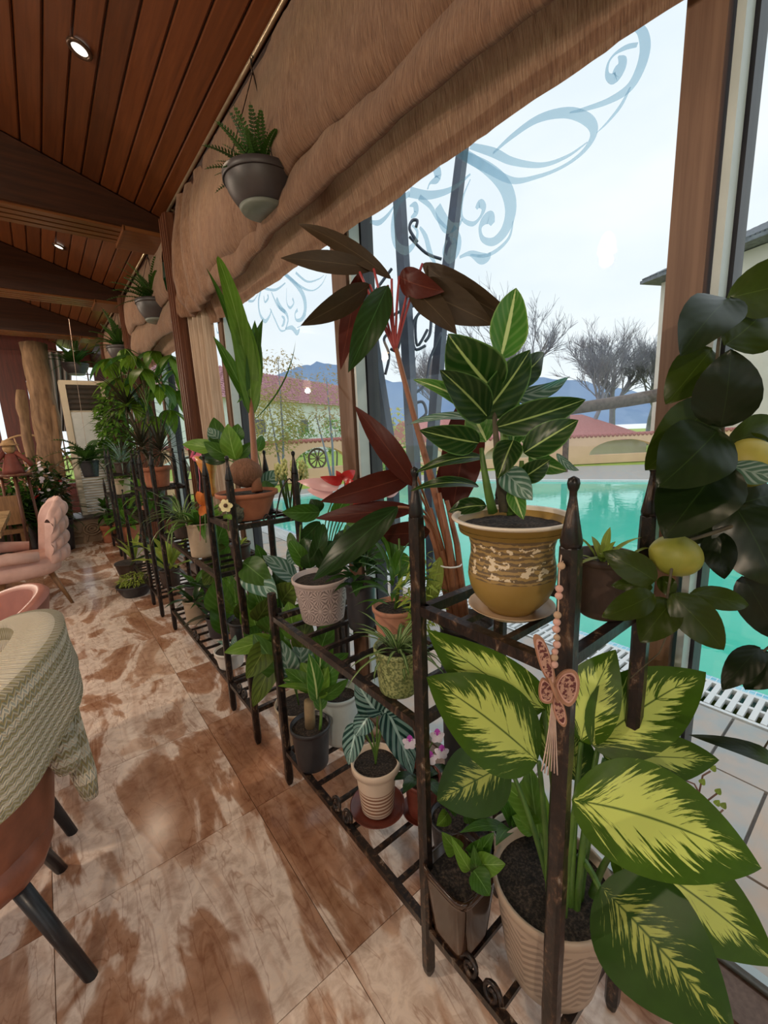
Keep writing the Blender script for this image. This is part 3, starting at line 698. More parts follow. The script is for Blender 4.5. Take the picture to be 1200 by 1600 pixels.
def garden_wall(a, b, h, label, wheel=True, arch_w=2.1):
    """rendered wall with segmental openings, tiled coping"""
    a, b = V((a[0], a[1], GZ)), V((b[0], b[1], GZ)); d = (b - a); L = d.length; d.normalize(); nrm = V((-d.y, d.x, 0)) * .25
    t = thing('garden_wall', label, 'wall', (a + b) / 2)
    n = max(1, int(L / (arch_w + 1.0))); sp = L / n; zb, zt = h * .30, h * .84
    for k in range(n):
        x0 = k * sp; cx = x0 + sp / 2; hw = arch_w / 2
        pts = [(x0, zb), (cx - hw, zb)]
        arc = [(cx - hw * math.cos(PI * i / 12), zb + (zt - zb) * math.sin(PI * i / 12)) for i in range(13)]
        poly = [(x0, 0), (x0 + sp, 0), (x0 + sp, zb)] + [(cx + hw, zb), (cx - hw, zb), (x0, zb)]
        mb = MB(); mb.prism([a + d * x + V((0, 0, z)) for x, z in [(x0, 0), (x0 + sp, 0), (x0 + sp, zb), (x0, zb)]], nrm)
        for i in range(12):
            (x_, z_), (x2, z2) = arc[i], arc[i + 1]
            mb.prism([a + d * x + V((0, 0, z)) for x, z in [(x_, z_), (x2, z2), (x2, h), (x_, h)]], nrm)
        for q0, q1 in ((x0, cx - hw), (cx + hw, x0 + sp)):
            mb.prism([a + d * x + V((0, 0, z)) for x, z in [(q0, zb), (q1, zb), (q1, h), (q0, h)]], nrm)
        mb.build('arch_panel', M_PEACH, t, False)
        if wheel:
            mb = MB(); c = a + d * (cx - hw * .1) + nrm * .5 + V((0, 0, zb + (zt - zb) * .45)); r = (zt - zb) * .46
            ring = [c + d * (r * math.cos(2 * PI * i / 20)) + V((0, 0, r * math.sin(2 * PI * i / 20))) for i in range(21)]
            mb.tube(ring, .035, 5, False)
            for i in range(5): mb.bar(c - (ring[2 * i] - c), ring[2 * i], .03)
            mb.build('wagon_wheel', M_BEAMOUT, t)
    cm = MB(); cm.lathe([(.07, 0), (.07, .22)], (0, 0, 0), 8); cm.v = [tuple(Matrix.Rotation(PI / 2, 3, 'X') @ V(p)) for p in cm.v]
    k = int(L / .16); me = cm.mesh('coping_tile', M_ROOFT)
    mid = nrm * .5; ang = math.atan2(nrm.y, nrm.x) + PI / 2
    cmb = MB()
    for i in range(k):
        p = a + d * (i + .5) * L / k + V((0, 0, h + .005)); 
        for s in (0, 1): cmb.tube([p + nrm * (s * .5 - .05), p + nrm * (s * .5 + .5), ], [.075, .065], 6)
    o = cmb.build('coping_tiles', M_ROOFT, t); o['kind'] = 'stuff'
    return t
garden_wall((1.3, 12.75), (9.2, 12.25), 1.28, 'peach garden wall with wagon wheel arches seen left through the glass')
garden_wall((9.2, 12.25), (14.6, 8.2), 1.05, 'peach garden wall with arches behind the steel trellis', False)
garden_wall((14.6, 8.2), (22.6, 2.6), 1.0, 'peach garden wall with arched openings beyond the pool', False, 2.6)

# long house with mauve roof
E0, E1 = PZ(300, 616, 3.6), PZ(614, 640, 3.6); R0, R1 = PZ(290, 563, 6.25), PZ(572, 600, 6.25)
hb = thing('long_house', 'long pale house under a mauve tiled roof beyond the garden wall', 'building', ((E0.x + E1.x) / 2, (E0.y + E1.y) / 2, GZ - .3))
ed = (E1 - E0).normalized(); back = V((-ed.y, ed.x, 0)); back = back if back.dot(FWD) > 0 else -back
mb = MB(); a, b_ = E0 + back * .5, E1 + back * .5 - ed * .4
mb.prism([(a.x, a.y, GZ - .35), (b_.x, b_.y, GZ - .35), (b_.x, b_.y, 3.6), (a.x, a.y, 3.6)], back * 8); mb.build('wall', M_HWALL, hb, False)
rh = V((0, 0, 0)); mb = MB(); ridge0 = E0 + back * 4.5; ridge1 = E1 + back * 4.5 - ed * 3.5; ridge0.z = ridge1.z = 6.2
q0, q1 = E0 + back * 9, E1 + back * 9
mb.add([E0, E1, ridge1, ridge0, q0, q1], [(0, 1, 2, 3), (3, 2, 5, 4), (1, 5, 2), (0, 3, 4), (0, 4, 5, 1)]); roof = mb.build('roof', M_MAUVE, hb, False)
rows = MB()
for k in range(1, 16):
    f_ = k / 16; rows.bar(E0.lerp(ridge0, f_) + V((0, 0, .03)), E1.lerp(ridge1, f_) + V((0, 0, .03)), .16, .06)
o = rows.build('tile_rows', M_MAUVE, roof, False)
rows = MB()
for k in range(1, 60):
    f_ = k / 60; rows.bar(E0.lerp(E1, f_) + V((0, 0, .03)), ridge0.lerp(ridge1, f_) + V((0, 0, .03)), .08, .05)
rows.build('tile_ribs', M_MAUVE, roof, False)['kind'] = 'stuff'
Lh = (E1 - E0).length
for k, (f_, ww, zz) in enumerate(((.2, 1.2, 1.9), (.38, 1.2, 1.9), (.6, .9, 2.0), (.74, .9, 2.0), (.86, .9, 2.0))):
    c = E0.lerp(E1, f_) + back * .47; mb = MB(); mb.prism([c - ed * ww / 2 + V((0, 0, zz - 3.6 - .5)), c + ed * ww / 2 + V((0, 0, zz - 3.6 - .5)), c + ed * ww / 2 + V((0, 0, zz - 3.6 + .6)), c - ed * ww / 2 + V((0, 0, zz - 3.6 + .6))], back * .06)
    wv_ = mb.build('window', M_WHITEPL, hb, False)
    c2 = c - back * .02; mb = MB(); mb.prism([c2 - ed * (ww / 2 - .1) + V((0, 0, zz - 4.0)), c2 + ed * (ww / 2 - .1) + V((0, 0, zz - 4.0)), c2 + ed * (ww / 2 - .1) + V((0, 0, zz - 3.1)), c2 - ed * (ww / 2 - .1) + V((0, 0, zz - 3.1))], back * .05); mb.build('pane', M_DARKGL, wv_, False)
# low red roof beyond the right wall
A0, A1 = PZ(860, 700, .55), PZ(1100, 684, .55)
lb = thing('low_red_roof', 'low red tiled roof just over the garden wall', 'roof', ((A0.x + A1.x) / 2, (A0.y + A1.y) / 2, .2))
dd = (A1 - A0).normalized(); bk = V((-dd.y, dd.x, 0)); bk = bk if bk.dot(FWD) > 0 else -bk
mb = MB(); a0, a1 = A0 + bk * 2.2 - dd * 3, A1 + bk * 2.2
mb.prism([a0, a0 + bk * 4.5 + V((0, 0, 1.25)), a0 + bk * 9], a1 - a0); mb.build('roof', M_ROOFT, lb, False)
mb = MB(); mb.prism([a0 + bk * .4 + V((0, 0, -1.0)), a1 + bk * .4 + V((0, 0, -1.0)), a1 + bk * .4, a0 + bk * .4], bk * 7); mb.build('wall', M_HCREAM, lb, False)
# tall cream house at the right
C0, C1 = PZ(1000, 440, 7.3), PZ(1260, 335, 7.3)
hb = thing('cream_house', 'tall cream house with grey tiled roof right of the bare trees', 'building', ((C0.x + C1.x) / 2, (C0.y + C1.y) / 2, GZ - .3))
ed2 = (C1 - C0).normalized(); bk2 = V((-ed2.y, ed2.x, 0)); bk2 = bk2 if bk2.x > 0 else -bk2
w0, w1 = C0 + ed2 * .4 + bk2 * .75, C1 + bk2 * .75
mb = MB(); mb.prism([(w0.x, w0.y, GZ - .35), (w1.x, w1.y, GZ - .35), (w1.x, w1.y, 7.15), (w0.x, w0.y, 7.15)], bk2 * 9); mb.build('wall', M_HCREAM, hb, False)
mb = MB(); mb.add([C0, C1, C1 + bk2 * 5 + V((0, 0, 2.2)), C0 + bk2 * 5 + ed2 * 4.5 + V((0, 0, 2.2)), C0 + bk2 * 10, C1 + bk2 * 10, C0 - V((0, 0, .12)), C1 - V((0, 0, .12)), C0 + bk2 * 10 - V((0, 0, .12)), C1 + bk2 * 10 - V((0, 0, .12))], [(0, 1, 2, 3), (0, 3, 4), (3, 2, 5, 4), (0, 6, 7, 1), (6, 8, 9, 7), (0, 4, 8, 6)]); rf = mb.build('roof', M_GREYROOF, hb, False)
rows = MB(); LC = (C1 - C0).length
for k in range(1, 40):
    f_ = k / 40; p = C0.lerp(C1, f_); q = (C0 + bk2 * 5 + ed2 * 4.5 + V((0, 0, 2.2))).lerp(C1 + bk2 * 5 + V((0, 0, 2.2)), f_) if False else p + (bk2 * 5 + V((0, 0, 2.2))) * min(1, f_ * LC / 4.5)
    rows.bar(p + V((0, 0, .03)), q + V((0, 0, .03)), .09, .06)
rows.build('tile_ribs', M_GREYROOF, rf, False)['kind'] = 'stuff'
for f_, zz in ((.45, 2.1), (.62, 2.1), (.62, 5.2), (.8, 5.2), (.45, 5.2)):
    c = w0.lerp(w1, f_) - bk2 * .04; c.z = zz; mb = MB(); mb.prism([c - ed2 * .6 - V((0, 0, .7)), c + ed2 * .6 - V((0, 0, .7)), c + ed2 * .6 + V((0, 0, .7)), c - ed2 * .6 + V((0, 0, .7))], bk2 * .08); wv_ = mb.build('window', M_BEAMOUT, hb, False)
    c = c - bk2 * .02; mb = MB(); mb.prism([c - ed2 * .5 - V((0, 0, .6)), c + ed2 * .5 - V((0, 0, .6)), c + ed2 * .5 + V((0, 0, .6)), c - ed2 * .5 + V((0, 0, .6))], bk2 * .05); mb.build('pane', M_DARKGL, wv_, False)
# hills
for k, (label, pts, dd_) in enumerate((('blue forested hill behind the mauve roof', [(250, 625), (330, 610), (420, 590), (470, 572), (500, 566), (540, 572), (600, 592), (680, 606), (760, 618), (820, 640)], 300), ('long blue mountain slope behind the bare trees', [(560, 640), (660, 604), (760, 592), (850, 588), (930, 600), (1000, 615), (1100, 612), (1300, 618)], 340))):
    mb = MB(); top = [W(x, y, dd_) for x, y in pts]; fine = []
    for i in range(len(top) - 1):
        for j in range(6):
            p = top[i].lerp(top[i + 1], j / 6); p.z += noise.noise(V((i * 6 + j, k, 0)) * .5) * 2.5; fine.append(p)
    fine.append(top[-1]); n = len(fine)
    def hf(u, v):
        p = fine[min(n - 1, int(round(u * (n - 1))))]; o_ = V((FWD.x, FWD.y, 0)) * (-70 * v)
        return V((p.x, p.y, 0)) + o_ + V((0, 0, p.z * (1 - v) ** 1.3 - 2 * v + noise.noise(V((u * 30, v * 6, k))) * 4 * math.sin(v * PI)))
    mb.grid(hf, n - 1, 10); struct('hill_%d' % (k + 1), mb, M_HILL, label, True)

# bare winter trees
def bare_tree(px, py_base, d, hpx, label, seed, lean=0, spread=.62):
    base = W(px, py_base, d); base.z = GZ; hh = hpx * d / FPX; rnd = random.Random(seed)
    t = thing('bare_tree', label, 'tree', base, 'leafless trees beyond the pool')
    tr, br = MB(), MB()
    def grow(p, dirv, L, r, lev):
        k = 4; pts = [p]; dv = V(dirv)
        for i in range(k):
            dv = (dv + V((rnd.uniform(-1, 1), rnd.uniform(-1, 1), rnd.uniform(-.3, .6))) * .16).normalized(); pts.append(pts[-1] + dv * L / k)
        (tr if lev == 0 else br).tube(pts, [r * (1 - .45 * i / k) for i in range(k + 1)], 6 if lev < 2 else 3, lev < 1)
        if lev >= 5: return
        nb = (4, 5, 5, 4, 4)[lev]
        for i in range(nb):
            f_ = rnd.uniform(.35, 1) if lev else rnd.uniform(.6, 1); q = pts[min(k, int(f_ * k))]
            az = rnd.uniform(0, 2 * PI); o_ = dv.orthogonal().normalized(); o_ = Matrix.Rotation(az, 3, dv) @ o_
            nd = (dv + o_ * spread * rnd.uniform(.6, 1.4) + V((0, 0, .25))).normalized()
            grow(q, nd, L * rnd.uniform(.55, .8), max(.008, r * .5), lev + 1)
    grow(base, V((lean, 0, 1)).normalized(), hh * .27, hh * .013, 0)
    tr.build('trunk', M_BARK, t); br.build('branches', M_BARK, t)['kind'] = 'stuff'
bare_tree(955, 700, 24, 400, 'broad bare tree in the middle beyond the pool', 11)
bare_tree(915, 700, 23, 330, 'slender bare tree left of the broad one', 22, -.05)
bare_tree(800, 700, 21, 420, 'bare tree rising behind the variegated plant', 33, -.05)
bare_tree(1010, 700, 25, 290, 'leaning bare tree beside the cream house', 44, .1)
bare_tree(700, 700, 27, 300, 'bare tree behind the steel trellis', 55)
M_YEL = leafmat('shrub_yellow', (.80, .72, .26), (.8, .75, .3), trans=.4, rough=.6)
M_RUST = leafmat('shrub_rust', (.76, .56, .32), (.75, .6, .35), trans=.4, rough=.6)
M_SHG = leafmat('shrub_green', (.24, .46, .12), (.3, .5, .15), trans=.3, rough=.6)
def shrub(px, py, d, label, parts, trunk=True):
    base = W(px, py, d); base.z = GZ; t = thing('garden_shrub', label, 'shrub', base, 'shrubs before the garden wall')
    s = d / FPX
    top = None
    for k, (dx, dy, rx, rz, n, mat, L) in enumerate(parts):
        c = base + RIGHT * (dx * s); c.z = H + (H * 0) + (W(px + dx, dy, d).z - H); bush(t, c, (rx * s, rx * s * .8, rz * s), n, mat, L, L * .5, seed=px + k)
        if trunk:
            mb = MB(); mb.tube([base, base.lerp(c, .5) + V((.05, 0, 0)), c + V((0, 0, rz * s * .6))], [.04, .03, .01], 5); mb.build('trunk', M_BARK, t)
shrub(440, 745, 11.2, 'yellowing leafy shrub in front of the arched wall', [(-10, 660, 58, 52, 2600, M_YEL, .085), (10, 590, 42, 38, 520, M_RUST, .085)])
shrub(520, 745, 11.4, 'thin young tree with rusty leaves near the window mullion', [(0, 625, 34, 52, 500, M_RUST, .085), (-20, 660, 25, 20, 150, M_YEL, .085)])
shrub(480, 730, 15.2, 'round green conifer shrub behind the arched wall', [(-10, 690, 30, 35, 500, M_SHG, .13)])
shrub(525, 730, 15.4, 'small cone-shaped green shrub against the pale house', [(2, 680, 20, 32, 400, M_SHG, .12)])
shrub(600, 745, 7.0, 'green shrub with pale blooms at the trellis foot', [(18, 680, 26, 45, 260, M_YEL, .08), (20, 720, 40, 30, 300, M_SHG, .09)])

# steel trellis tower with scrolls
tt = thing('steel_trellis', 'blue-grey steel trellis of three flaring posts with scrolls outside the glass', 'trellis', (2.15, 2.5, GZ))
PA = [W(612, 720, 3.25), W(572, 470, 3.25), W(560, 400, 3.25)]; PB = [W(648, 760, 3.0), W(634, 480, 3.1), W(618, 210, 3.25)]; PC = [W(672, 740, 3.35), W(690, 500, 3.35), W(728, 190, 3.4)]
for P in (PA, PB, PC):
    f0 = P[0].copy(); f0.z = GZ; mb = MB()
    pts = [f0] + P
    for a, b_ in zip(pts, pts[1:]): mb.bar(a, b_ + (b_ - a).normalized() * .02, .070, .070, V((1, .2, 0)))
    mb.build('post', M_STEEL, tt, False)
def scroll_px(pts, d, r, par, mat, nm='scroll'):
    q = [W(x, y, d) for x, y in pts]; mb = MB(); out = []
    for i in range(len(q) - 1):
        g = lambda j: q[max(0, min(len(q) - 1, j))]
        for j in range(5):
            t_ = j / 5; a, b_, c, e = g(i - 1), g(i), g(i + 1), g(i + 2)
            out.append((b_ * 2 + (c - a) * t_ + (a * 2 - b_ * 5 + c * 4 - e) * t_ * t_ + (b_ * 3 - a - c * 3 + e) * t_ ** 3) * .5)
    out.append(q[-1]); mb.tube(out, r, 6); return mb.build(nm, mat, par)
for pts, d in (([(668, 515), (652, 540), (650, 500), (662, 485), (690, 480)], 3.2), ([(665, 540), (648, 545), (645, 510), (655, 490), (672, 488), (672, 520), (664, 534)], 3.1), ([(602, 585), (608, 555), (600, 530), (612, 520), (624, 530), (620, 548), (610, 545)], 3.2), ([(652, 660), (646, 635), (660, 628), (666, 645), (656, 655)], 3.1), ([(690, 465), (640, 480), (600, 500)], 3.2), ([(612, 420), (590, 450), (572, 480)], 3.2), ([(640, 370), (665, 395), (690, 405)], 3.2), ([(650, 355), (652, 345), (644, 345), (640, 358), (652, 378)], 3.1), ([(640, 620), (664, 600), (672, 560), (690, 520)], 3.15)): scroll_px(pts, d, .011, tt, M_STEEL)
# rustic timber rail across the terrace
tr = thing('timber_pergola', 'dark weathered timber beam on thin posts beyond the pool', 'pergola', W(890, 720, 13))
mb = MB(); mb.tube([W(820, 652, 13.2), W(900, 638, 13), W(980, 626, 12.8), W(1080, 608, 12.4)], [.15, .17, .18, .2], 8); mb.build('beam', M_BEAMOUT, tr)
for px in (886, 1090):
    a = W(px, 645 if px < 1000 else 612, 13 if px < 1000 else 12.4); b_ = a.copy(); b_.z = GZ; mb = MB(); mb.bar(a, b_, .13); mb.build('post', M_BEAMOUT, tr, False)
# ================================================================== PLANT RACKS
def ironmat():
    m, nt, b = _new('worn_black_iron')
    v = coords(nt, 'Object', (1, 1, .5)); f = noise_t(nt, v, 48, 6, .7, .5); f2 = noise_t(nt, v, 9, 5, .6)
    c = ramp(nt, f, [(.42, (.006, .005, .005)), (.54, (.022, .012, .009)), (.62, (.10, .055, .03)), (.72, (.34, .30, .25))])  # rust and pale scuffs, with the bars' streaky highlights also put into colour
    c = mixc(nt, ramp(nt, f2, [(.48, (0, 0, 0)), (.68, (.8, .8, .8))]), c, (.014, .010, .009))
    nt.links.new(c, b.inputs['Base Color']); b.inputs['Roughness'].default_value = .33; b.inputs['Specular IOR Level'].default_value = .4
    bump(nt, b, f2, .8, .006); return m
M_IRON = ironmat()
FX, BX = .606, .905
def post_mesh(h, fin):
    mb = MB(); r = .0150
    prof_ = [(r * .55, 0), (r * .8, .012), (r, .03)] + [(r * (1 + .035 * math.sin(i * 2.3)), .03 + (h - .03) * i / 24) for i in range(1, 25)] + [(r * .9, h + .002)]
    mb.lathe([(a * 1.0, b) for a, b in prof_], (0, 0, 0), 12, sq=9); me = mb.mesh('post', M_IRON, False)
    f = None
    if fin:
        fb = MB(); fb.lathe([(.001, h), (.015, h), (.0165, h + .010), (.0105, h + .045), (.0055, h + .078), (.0055, h + .086), (.0080, h + .091), (.0092, h + .098), (.0078, h + .105), (.001, h + .109)], (0, 0, 0), 12); f = fb.mesh('finial', M_IRON)
    return me, f
POSTS = {'tall': post_mesh(1.262, True), 'low': post_mesh(.85, False), 'mid': post_mesh(.86, True)}
def spiral(mb, c, ax, upv, r, turns=1.4, rad=.006, flip=1):
    pts = []
    for i in range(19):
        t_ = i / 18; a = t_ * turns * 2 * PI; rr = r * (1 - .75 * t_)
        pts.append(V(c) + V(ax) * (flip * rr * math.cos(a)) + V(upv) * (rr * math.sin(a)))
    mb.tube(pts, rad, 6)
def rack(label, posts, levels, fx=FX, bx=BX, scrolls=True):
    """posts: (y, kind); levels: (z, y0, y1)"""
    t = thing('plant_rack', label, 'rack', ((fx + bx) / 2, posts[0][0], 0), 'black wrought iron plant racks')
    for y, kd in posts:
        for x in (fx, bx):
            me, fi = POSTS[kd]; o = link('post', me, t, Matrix.Translation((x, y, 0)))
            if fi: link('finial', fi, o, Matrix.Translation((x, y, 0)))
    for z, y0, y1 in levels:
        for x in (fx, bx):
            mb = MB(); mb.bar((x, y0, z), (x, y1, z), .022, .022); mb.build('rail', M_IRON, t, False)
        for y in (y0, y1):
            mb = MB(); mb.bar((fx, y, z), (bx, y, z), .020, .022); mb.build('end_rail', M_IRON, t, False)
        n = max(3, int(round((y1 - y0) / .115))); sb = MB(); sb.bar((fx, 0, z + .004), (bx, 0, z + .004), .013, .013); me = sb.mesh('slat', M_IRON, False)
        for k in range(1, n): link('slat', me, t, Matrix.Translation((0, y0 + (y1 - y0) * k / n, 0)))
        if scrolls and z < .3:
            yc = (y0 + y1) / 2; mb = MB()
            for s in (-1, 1):
                spiral(mb, (fx + .002, yc + s * .032, z + .026), (0, 1, 0), (.25, 0, 1), .026, flip=s)
            mb.build('scroll', M_IRON, t)
    return t
rack('nearest black iron plant rack, holding the beige vase', [(.315, 'tall'), (.66, 'tall'), (1.49, 'low')], [(1.055, .33, .645), (.755, .675, 1.475), (.165, .33, .645), (.165, .675, 1.475)])
rack('second black iron plant rack, holding the coconut bowl', [(1.81, 'tall'), (2.14, 'tall'), (3.42, 'tall')], [(1.055, 1.825, 2.125), (.755, 2.155, 3.405), (.165, 1.825, 2.125), (.165, 2.155, 3.405)], .600)
rack('third black iron plant rack, under the spiky dragon trees', [(3.76, 'tall'), (4.10, 'tall'), (5.0, 'mid')], [(1.055, 3.775, 4.085), (.755, 4.115, 4.985), (.165, 3.775, 4.985)], .58, .90)
rack('farthest black iron plant rack near the terracotta pots', [(5.85, 'tall'), (6.2, 'tall'), (6.9, 'mid')], [(1.055, 5.865, 6.185), (.755, 6.215, 6.885), (.165, 5.865, 6.885)], .60, .92)

# ================================================================== CHAIRS, THROW, TABLE
M_LEATHER = simple('terracotta_leather', (.30, .10, .055), (.20, .065, .035), 14, .38, bmp=.05)
M_BLACKLEG = simple('black_leg', (.012, .014, .018), (.02, .022, .026), 20, .35)
M_VELVET = simple('pink_velvet', (.72, .48, .42), (.60, .38, .33), 10, .75, bmp=.05)
M_BLUSH = simple('salmon_leather', (.42, .17, .13), (.34, .13, .10), 10, .4)
M_OAK = simple('oak_leg', (.27, .14, .06), (.18, .09, .035), 8, .45, stretch=(10, 10, 1))
M_TABLE = simple('table_stone', (.48, .33, .17), (.24, .15, .075), 7, .25, detail=8)
def shell_chair(label, cx, cy, ang, mat, leg_mat, sc=1.0, top=.93):
    """bucket chair; local +x is the back side"""
    t = thing('bucket_chair', label, 'chair', (cx, cy, 0), 'terracotta bucket chairs')
    R = Matrix.Translation((cx, cy, 0)) @ Matrix.Rotation(ang, 4, 'Z')
    def bld(mb, nm, mt, sm=True):
        mb.v = [tuple(R @ V(p)) for p in mb.v]; return mb.build(nm, mt, t, sm)
    def shell(u, v, off=0):          # u round the back from one arm to the other, v bottom to top
        a = (u - .5) * 3.5; k = abs(u - .5) * 2
        r = .25 + .05 * v - off; h = .42 + (top - .42) * v * (1 - .42 * k ** 2.2)
        return V((r * math.cos(a) * (1.02 + .10 * v) - .02, r * math.sin(a) * 1.0, h))
    mb = MB(); mb.grid(lambda u, v: shell(u, v), 28, 12); mb.grid(lambda u, v: shell(1 - u, v, .045), 28, 12)
    mb.grid(lambda u, v: shell(u, 1).lerp(shell(u, 1, .045), v) + V((0, 0, .018 * math.sin(PI * v))), 28, 4)
    for s in (0, 1): mb.grid(lambda u, v: shell(s, u).lerp(shell(s, u, .045), v), 8, 2)
    bld(mb, 'backrest', mat)
    mb = MB(); mb.lathe([(.001, .36), (.20, .36), (.245, .38), (.255, .41), (.24, .455), (.20, .47), (.001, .475)], (-.03, 0, 0), 28, sq=3); bld(mb, 'seat', mat)
    for sx, sy in ((1, 1), (1, -1), (-1, 1), (-1, -1)):
        mb = MB(); mb.tube([(sx * .15 - .03, sy * .14, .37), (sx * .225 - .03 + (.03 if sx > 0 else 0), sy * .215, 0)], [.021, .017], 12); bld(mb, 'leg', leg_mat)
    return t, R
c1, R1 = shell_chair('terracotta leather bucket chair with black legs under the knitted throw', -.36, 1.44, .12, M_LEATHER, M_BLACKLEG, top=.93)
c2, R2 = shell_chair('terracotta leather bucket chair tucked behind the one with the throw', -.37, 2.02, .1, M_BLUSH, M_BLACKLEG, top=.90)
# knitted throw
def knit():
    m, nt, b = _new('knitted_wool'); uv = N(nt, 'UVMap'); sp = N(nt, 'SeparateXYZ'); nt.links.new(uv.outputs[0], sp.inputs[0])
    u = math_(nt, 'MULTIPLY', sp.outputs[0], 44.0); v = math_(nt, 'MULTIPLY', sp.outputs[1], 230.0)
    tri = math_(nt, 'PINGPONG', math_(nt, 'MULTIPLY', u, 1.0), .5)
    s = math_(nt, 'SINE', math_(nt, 'ADD', v, math_(nt, 'MULTIPLY', tri, 9.0)))
    stripe = math_(nt, 'GREATER_THAN', math_(nt, 'FRACT', math_(nt, 'MULTIPLY', sp.outputs[1], 15.0)), .45)
    c = mixc(nt, stripe, (.88, .78, .58), (.40, .33, .13)); c = mixc(nt, math_(nt, 'MULTIPLY_ADD', s, .25, .25), c, (.92, .86, .72))
    nt.links.new(c, b.inputs['Base Color']); b.inputs['Roughness'].default_value = .95; b.inputs['Sheen Weight'].default_value = .3; bump(nt, b, s, .8, .008); return m
M_KNIT = knit()
tw = thing('knitted_throw', 'cream and olive striped knitted throw draped over the nearest chair back', 'blanket', R1 @ V((.26, 0, .95)))
def back_top(u):       # along the rim of the chair back
    a = (u - .5) * 3.5; k = abs(u - .5) * 2; r = .275; h = .42 + (.93 - .42) * (1 - .42 * k ** 2.2)
    return V((r * math.cos(a) * 1.12 - .02, r * math.sin(a), h)), V((math.cos(a), math.sin(a), 0))
def throw(u, v):
    # u across the width along the rim, v from inner hem over the rim to the outer hem
    p, o = back_top(.16 + .56 * u); s = (v - .42)
    outer = .09 + .09 * (1 - u) + .02 * math.sin(u * 9)
    if s < 0: q = p - o * (.055 + .03 * min(1, -s * 4)) + V((0, 0, s * .62))
    else:
        q = p + o * (.052 + .03 * s + .012 * math.sin(u * 20) * s) + V((0, 0, -s * outer / .58))
    bulge = math.exp(-(s / .09) ** 2); q += V((0, 0, .042 * bulge))
    return R1 @ q
mb = MB(); mb.grid(throw, 60, 60)
mb.grid(lambda u, v: throw(1 - u, v) + (R1.to_3x3() @ V((-.0, 0, -.012))), 60, 60); mb.build('blanket_body', M_KNIT, tw)
def tail(nm, a, b_, c_, wd, th):
    """thick rounded tail of the throw hanging down"""
    pts = curve3(a, b_, c_, 14); mb = MB(); P = []; U = []; F = []; n = 20
    side = (R1.to_3x3() @ V((0, 1, 0))).normalized(); outv = (R1.to_3x3() @ V((1, 0, 0))).normalized()
    for i, p in enumerate(pts):
        e = 1 - .35 * max(0, (i - 12) / 2)
        for j in range(n):
            an = 2 * PI * j / n; P.append(p + side * (wd / 2 * e * math.copysign(abs(math.cos(an)) ** .6, math.cos(an))) + outv * (th / 2 * e * math.sin(an))); U.append((.3 * j / n, i / 34))
    for i in range(len(pts) - 1):
        for j in range(n): j2 = (j + 1) % n; F.append((i * n + j, i * n + j2, (i + 1) * n + j2, (i + 1) * n + j))
    F.append(tuple(range(n - 1, -1, -1))); F.append(tuple((len(pts) - 1) * n + j for j in range(n)))
    mb.add(P, F, U); mb.build(nm, M_KNIT, tw)
Yt = 1.42
tail('tail', PY(85, 1045, 1.50), PY(100, 1110, 1.42), PY(140, 1240, 1.40), .10, .062)
tail('tail', PY(70, 1090, 1.42), PY(85, 1120, 1.36), PY(105, 1200, 1.34), .10, .075)

# tufted velvet armchair
def tufted(label, cx, cy, ang, sc=1.0):
    t = thing('tufted_armchair', label, 'chair', (cx, cy, 0), 'tufted velvet armchairs'); R = Matrix.Translation((cx, cy, 0)) @ Matrix.Rotation(ang, 4, 'Z')
    def bld(mb, nm, mt, sm=True):
        mb.v = [tuple(R @ V(p)) for p in mb.v]; return mb.build(nm, mt, t, sm)
    rows, cols = 4, 7
    def bk_(u, v, off=0):
        a = (u - .5) * 2.1; k = abs(u - .5) * 2; h = .40 + .53 * v * (1 - .30 * k ** 3)
        q = abs(math.sin(PI * (u * cols + (.5 if int(v * rows) % 2 else 0)))) ** .5 * abs(math.sin(PI * v * rows)) ** .5
        r = .30 + (.035 * q if off == 0 else -.07 + .0 * q)
        return V((r * math.cos(a) - .02 + .05 * v, r * math.sin(a), h))
    mb = MB(); mb.grid(lambda u, v: bk_(u, v), 72, 36); mb.grid(lambda u, v: bk_(1 - u, v, 1), 40, 10)
    mb.grid(lambda u, v: bk_(u, 1).lerp(bk_(u, 1, 1), v) + V((0, 0, .045 * math.sin(PI * v) * (.7 + .3 * abs(math.sin(PI * u * cols))))), 72, 6)
    for s in (0, 1): mb.grid(lambda u, v: bk_(s, u).lerp(bk_(s, u, 1), v), 10, 2)
    bld(mb, 'backrest', M_VELVET)
    mb = MB(); mb.lathe([(.001, .31), (.24, .31), (.29, .34), (.30, .40), (.28, .455), (.22, .475), (.001, .48)], (-.07, 0, 0), 32, sq=3.2); bld(mb, 'seat', M_VELVET)
    for s in (-1, 1):
        mb = MB(); mb.tube([(.05, s * .29, .50), (-.15, s * .31, .53), (-.30, s * .30, .52)], [.045, .05, .04], 10); bld(mb, 'armrest', M_VELVET)
    for sx, sy in ((1, 1), (1, -1), (-1, 1), (-1, -1)):
        mb = MB(); mb.tube([(sx * .16 - .04, sy * .17, .33), (sx * .25 - .02, sy * .24, 0)], [.024, .013], 10); bld(mb, 'leg', M_OAK)
tufted('pink tufted velvet armchair at the stone topped table', -.24, 4.92, .12)
tb = thing('dining_table', 'stone topped dining table on dark base beside the pink armchair', 'table', (-1.0, 5.3, 0))
mb = MB(); mb.box((-.86, 5.35, .735), (1.0, 1.5, .05)); mb.build('tabletop', M_TABLE, tb, False)
for y in (4.8, 5.9):
    mb = MB(); mb.bar((-.55, y, 0.02), (-.85, y, .71), .09, .09); mb.build('leg', M_BLACKLEG, tb, False); mb = MB(); mb.bar((-1.15, y, .02), (-.85, y, .71), .09, .09); mb.build('leg', M_BLACKLEG, tb, False)
tb = thing('wooden_bench', 'orange wooden bench back behind the stone topped table', 'bench', (-.65, 6.6, 0))
